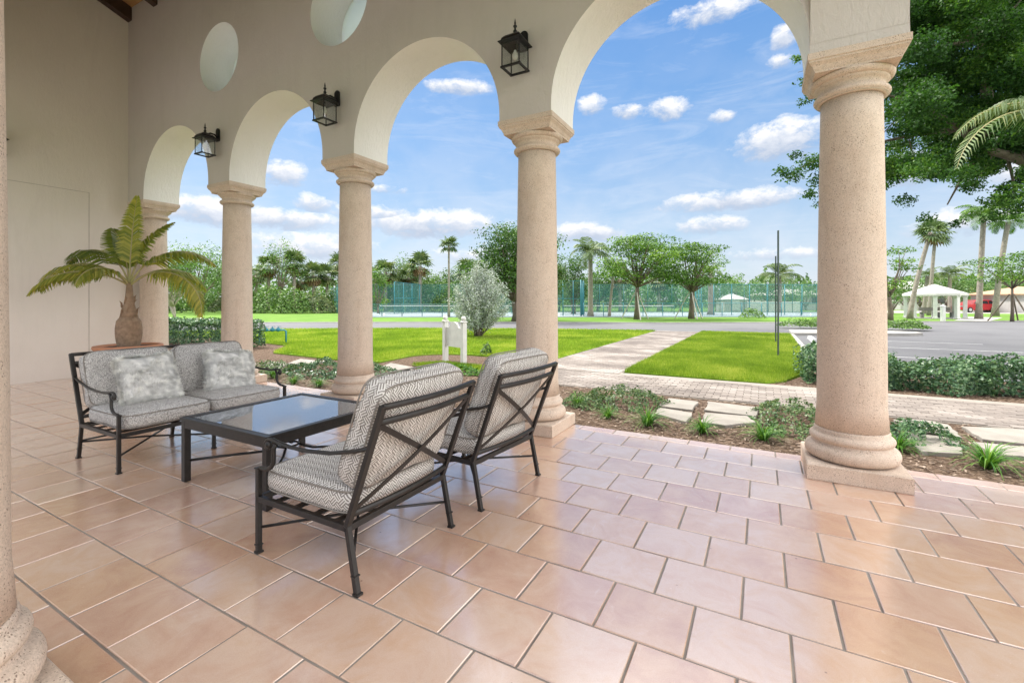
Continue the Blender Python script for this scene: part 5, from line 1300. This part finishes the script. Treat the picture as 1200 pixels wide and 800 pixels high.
# ------------------------------------------------------------------ gazebo
x, y = at(1095, 38.9); gz = empty('gazebo', (x, y, -.14), R(10)); tag(gz, 'white eight sided gazebo with pale pyramid roof on the grass at right', 'gazebo')
Rg = 1.86
for i in range(8):
    a = 2 * PI * (i + .5) / 8; mb = MB(); px_, py_ = Rg * math.cos(a), Rg * math.sin(a)
    mb.box((px_, py_, .95), (.26, .26, 1.75), a); mb.box((px_, py_, .06), (.34, .34, .12), a); mb.box((px_, py_, 1.82), (.34, .34, .08), a); mb.build('post', M['white'], gz, .01)
mb = MB(); vs_ = [((Rg + .24) * math.cos(2 * PI * (i + .5) / 8), (Rg + .24) * math.sin(2 * PI * (i + .5) / 8), z) for z in (1.88, 2.06) for i in range(8)] + [(0, 0, 2.88)]
mb.add(vs_, [tuple(reversed(range(8)))] + [(i, (i + 1) % 8, 8 + (i + 1) % 8, 8 + i) for i in range(8)] + [(8 + i, 8 + (i + 1) % 8, 16) for i in range(8)]); mb.build('roof', M['roofw'], gz)
mb = MB(); mb.prism([((Rg + .2) * math.cos(2 * PI * (i + .5) / 8), (Rg + .2) * math.sin(2 * PI * (i + .5) / 8)) for i in range(8)], -.03, .03); mb.build('floor', M['kerb'], gz)
for px, d, lb in ((1088, 38.6, 'grey picnic bench under the gazebo, left of two'), (1108, 39.2, 'grey picnic bench under the gazebo, right of two')):
    x, y = at(px, d); bn = empty('picnic_bench', (x, y, -.11), YAW); tag(bn, lb, 'bench', 'benches under the gazebo')
    M.setdefault('greywood', simple('grey_wood', (.28, .26, .24), .8))
    mb = MB(); mb.box((0, 0, .45), (1.3, .4, .05)); mb.build('seat', M['greywood'], bn); mb = MB(); mb.box((0, .2, .72), (1.3, .04, .3)); mb.build('backrest', M['greywood'], bn)
    for s in (-1, 1):
        mb = MB(); mb.box((s * .55, 0, .21), (.07, .36, .43)); mb.build('leg', M['greywood'], bn)
x, y = at(1105, 33); mb = MB(); mb.box((0, 0, .52), (.22, .22, 1.04)); mb.sqlathe([(.11, 1.04), (.13, 1.05), (.13, 1.09), (.02, 1.18)]); o = mb.build('white_post', M['white'], None, .01); o.location = (x, y, -.14); o.rotation_euler = (0, 0, YAW); tag(o, 'single white square post at the road edge in front of the gazebo', 'post')
sheet('side_path', [at(1118, 34.5), at(1160, 33.5), at(1175, 40), at(1135, 42)], -.150, M['kerb'])
M['drive'] = simple('pale_drive', (.45, .43, .41), .85)
sheet('driveway', [at(1030, 56), at(1260, 50), at(1300, 64), at(1030, 66)], -.148, M['drive'])

# ------------------------------------------------------------------ red car
def car(px, d, L_, lb, mat):
    x, y = at(px, d); root = empty('parked_car', (x, y, -.145), YAW + R(4)); tag(root, lb, 'car')
    hl = L_ / 2; W_ = 1.85
    body = [(-hl, .42), (-hl + .03, .80), (-hl + .25, .98), (-hl + 1.35, 1.04), (-hl + 1.45, 1.05), (hl - .55, 1.05), (hl - .08, .98), (hl, .60), (hl - .04, .35), (hl - .35, .30), (-hl + .3, .30)]
    def ext(pts, w, nm, m, bev=.05, wt=None):
        mb = MB(); k = len(pts); wt = wt or [w] * k
        mb.add([(p[0], -wt[i] / 2, p[1]) for i, p in enumerate(pts)] + [(p[0], wt[i] / 2, p[1]) for i, p in enumerate(pts)], [tuple(range(k)), tuple(reversed(range(k, 2 * k)))] + [(i, k + i, k + (i + 1) % k, (i + 1) % k) for i in range(k)])
        return mb.build(nm, M[m], root, bev, 3)
    ext(body, W_, 'body', mat, .06)
    ext([(-hl + 1.25, 1.02), (-hl + 1.95, 1.52), (-hl + 2.3, 1.58), (hl - .95, 1.56), (hl - .25, 1.02)], 1.6, 'cabin', mat, .05, [1.7, 1.42, 1.38, 1.38, 1.7])
    for s in (-1, 1):
        for (xa, xb) in ((-hl + 1.55, -hl + 2.45), (-hl + 2.55, -hl + 3.45), (-hl + 3.55, hl - .62)):
            mb = MB(); t0 = .35 if xa < -hl + 1.6 else .05; t1 = .3 if xb > hl - .7 else .05
            mb.add([(xa, s * .865, 1.08), (xb, s * .865, 1.08), (xb - t1, s * .735, 1.46), (xa + t0, s * .735, 1.46), (xa, s * .80, 1.08), (xb, s * .80, 1.08), (xb - t1, s * .67, 1.46), (xa + t0, s * .67, 1.46)], [(0, 1, 2, 3), (7, 6, 5, 4), (0, 4, 5, 1), (1, 5, 6, 2), (2, 6, 7, 3), (3, 7, 4, 0)]); mb.build('window', M['darkglass'], root)
        for xx in (-hl + .92, hl - .95):
            mb = MB(); m4 = Matrix.Translation((xx, s * .86, .34)) @ Matrix.Rotation(PI / 2, 4, 'X')
            t_ = MB().lathe([(.20, -.11), (.33, -.11), (.345, -.08), (.345, .08), (.33, .11), (.20, .11)], 24); mb.add([m4 @ Vector(v) for v in t_.v], t_.f); wl = mb.build('wheel', M['rubber'], root)
            r_ = MB().lathe([(.02, -.118), (.19, -.118), (.205, -.10), (.205, .10), (.19, .118), (.02, .118)], 20); mb = MB(); mb.add([m4 @ Vector(v) for v in r_.v], r_.f); mb.build('rim', M['alloy'], wl)
    for s in (-1, 1):
        mb = MB(); mb.box((-hl + .06, s * .68, .78), (.16, .36, .13)); mb.build('headlight', M['alloy'], root, .02)
        mb = MB(); mb.box((hl - .04, s * .72, .88), (.14, .26, .20)); mb.build('tail_light', M['red'], root, .02)
    return root
car(1141, 57.5, 4.9, 'red parked car seen between palm trunks right of the gazebo', 'red')

# ------------------------------------------------------------------ big overhanging tree at right
rnd.seed(101); r_ = rnd
ox, oy = at(1400, 12.5); ok = empty('shade_tree', (ox, oy, GZ)); tag(ok, 'large dark green shade tree whose crown hangs over the upper right of the view', 'tree')
cl = []
def addc(px, py, d, s, dens=1.0):
    X, Y = at(px, d); cl.append(((X - ox, Y - oy, hgt(py, d) - GZ), (s, s, s * .62), dens))
for i in range(150):
    px = r_.uniform(1055, 1480); py = r_.uniform(-260, 215); d = r_.uniform(9.5, 16)
    lim = 190 if px < 1130 else 175
    if py > lim: continue
    addc(px, py, d, r_.uniform(.42, .85) * d / 12)
for i in range(120):
    addc(r_.uniform(1045, 1260), r_.uniform(-60, 205), r_.uniform(11, 14.5), r_.uniform(.35, .62))
for i in range(34): addc(r_.uniform(1030, 1230), r_.uniform(185, 238), r_.uniform(10, 13), r_.uniform(.22, .42), .42)
for (px, py, s, dn) in [(952, 190, .38, .6), (930, 205, .36, .5), (965, 210, .40, .55), (915, 200, .22, .4), (950, 228, .25, .4), (985, 190, .5, .8), (1010, 180, .6, .8), (1030, 200, .5, .7), (958, 240, .16, .3), (932, 182, .2, .4),
                        (935, 68, .20, .35), (945, 95, .28, .35), (955, 112, .3, .4), (968, 90, .4, .5), (990, 60, .5, .6), (1020, 110, .6, .8), (1000, 140, .5, .7), (1040, 60, .7, .9), (1030, 0, .7, .9), (1060, 30, .8, 1), (940, 120, .18, .3), (1060, 235, .3, .4), (1085, 255, .26, .35), (1120, 262, .22, .35), (1165, 255, .3, .4), (1190, 245, .35, .5)]:
    addc(px, py, 12.5, s, dn)
VV, TT = [], []
for c, s, dn in cl:
    n = int(2100 * dn * (s[0] / .6) ** 1.9); P, dd = blob_pts(c, s, n, .2)
    V, t = leaves(P, .075, .55, dd * .5 + np.array([0, 0, .5]), .8, r_.uniform(.25, .7)); VV.append(V); TT.append(t)
fast('crown', np.concatenate(VV), 4, np.concatenate(TT), M['leaf_oak'], ok)
mb = MB(); fk = Vector((-.3, 0, 3.2)); mb.tube([(0, 0, -.1), (-.05, 0, 1), (-.2, 0, 2.2), tuple(fk)], [.52, .38, .34, .34], 14)
def loc(px, py, d): X, Y = at(px, d); return Vector((X - ox, Y - oy, hgt(py, d) - GZ))
for (a, b, r0, r1) in [(fk, loc(1160, 150, 12), .24, .13), (loc(1230, 215, 12), loc(1150, 175, 11.6), .16, .09), (loc(1150, 175, 11.6), loc(1065, 120, 12), .09, .03), (loc(1160, 150, 12), loc(1150, 50, 12), .15, .08), (loc(1150, 50, 12), loc(1120, -60, 12), .08, .04), (fk, loc(1300, 60, 12), .24, .12), (fk, loc(1260, -80, 13), .2, .08), (loc(1160, 150, 12), loc(1000, 175, 12.4), .08, .02), (loc(1150, 50, 12), loc(1000, 75, 12.4), .06, .015), (loc(1000, 175, 12.4), loc(930, 200, 12.5), .02, .006), (loc(1000, 75, 12.4), loc(935, 85, 12.5), .015, .005), (loc(1150, 175, 11.6), loc(1110, 240, 12), .05, .015), (loc(1160, 150, 12), loc(1190, 235, 11.8), .06, .02)]:
    rnd.seed(int(abs(b.x) * 10)); pts, rs = limb(a, b, r0, r1, .06, 8); mb.tube(pts, rs, 8)
for c, s, dn in cl[::3]:
    rnd.seed(int(abs(c[0]) * 100)); a = min((loc(1160, 150, 12), loc(1150, 50, 12), loc(1300, 60, 12), loc(1065, 120, 12)), key=lambda p: (p - Vector(c)).length); 
    if (a - Vector(c)).length < 2.3: pts, rs = limb(a, c, .03, .006, .14, 7); mb.tube(pts, rs, 5)
mb.build('trunk', M['bark'], ok)
# coconut palm just outside at right, one frond hanging into view
px_, py_ = at(1330, 8.2); cp = empty('near_palm', (px_, py_, GZ)); tag(cp, 'palm whose drooping split frond hangs in from the right edge under the shade tree', 'palm tree')
mb = MB(); mb.tube([(0, 0, -.1), (-.1, 0, 1.5), (-.3, 0, 3), (-.5, 0, 4.55)], [.2, .16, .14, .12], 12); mb.build('trunk', M['pbark'], cp)
for (az, el, ln, dr) in [(183, 34, 3.25, 88), (172, 50, 2.7, 90), (150, 60, 2.1, 80), (215, 40, 2.1, 80), (60, 50, 2.3, 85), (0, 45, 2.3, 85), (-60, 50, 2.2, 85), (100, 70, 2, 60)]:
    pts, V, T = frond((-.5, 0, 4.55), ra + R(az), R(el), ln, R(dr), .55, 40, .035, .05, tint=.6, curl=.8)
    o = fast('frond', [tuple(v) for v in V], 4, T, M['leaf_palm'], cp); mb = MB(); mb.tube(pts, [.022 - .018 * j / 20 for j in range(21)], 6); mb.build('frond_stalk', M['stalk'], o)
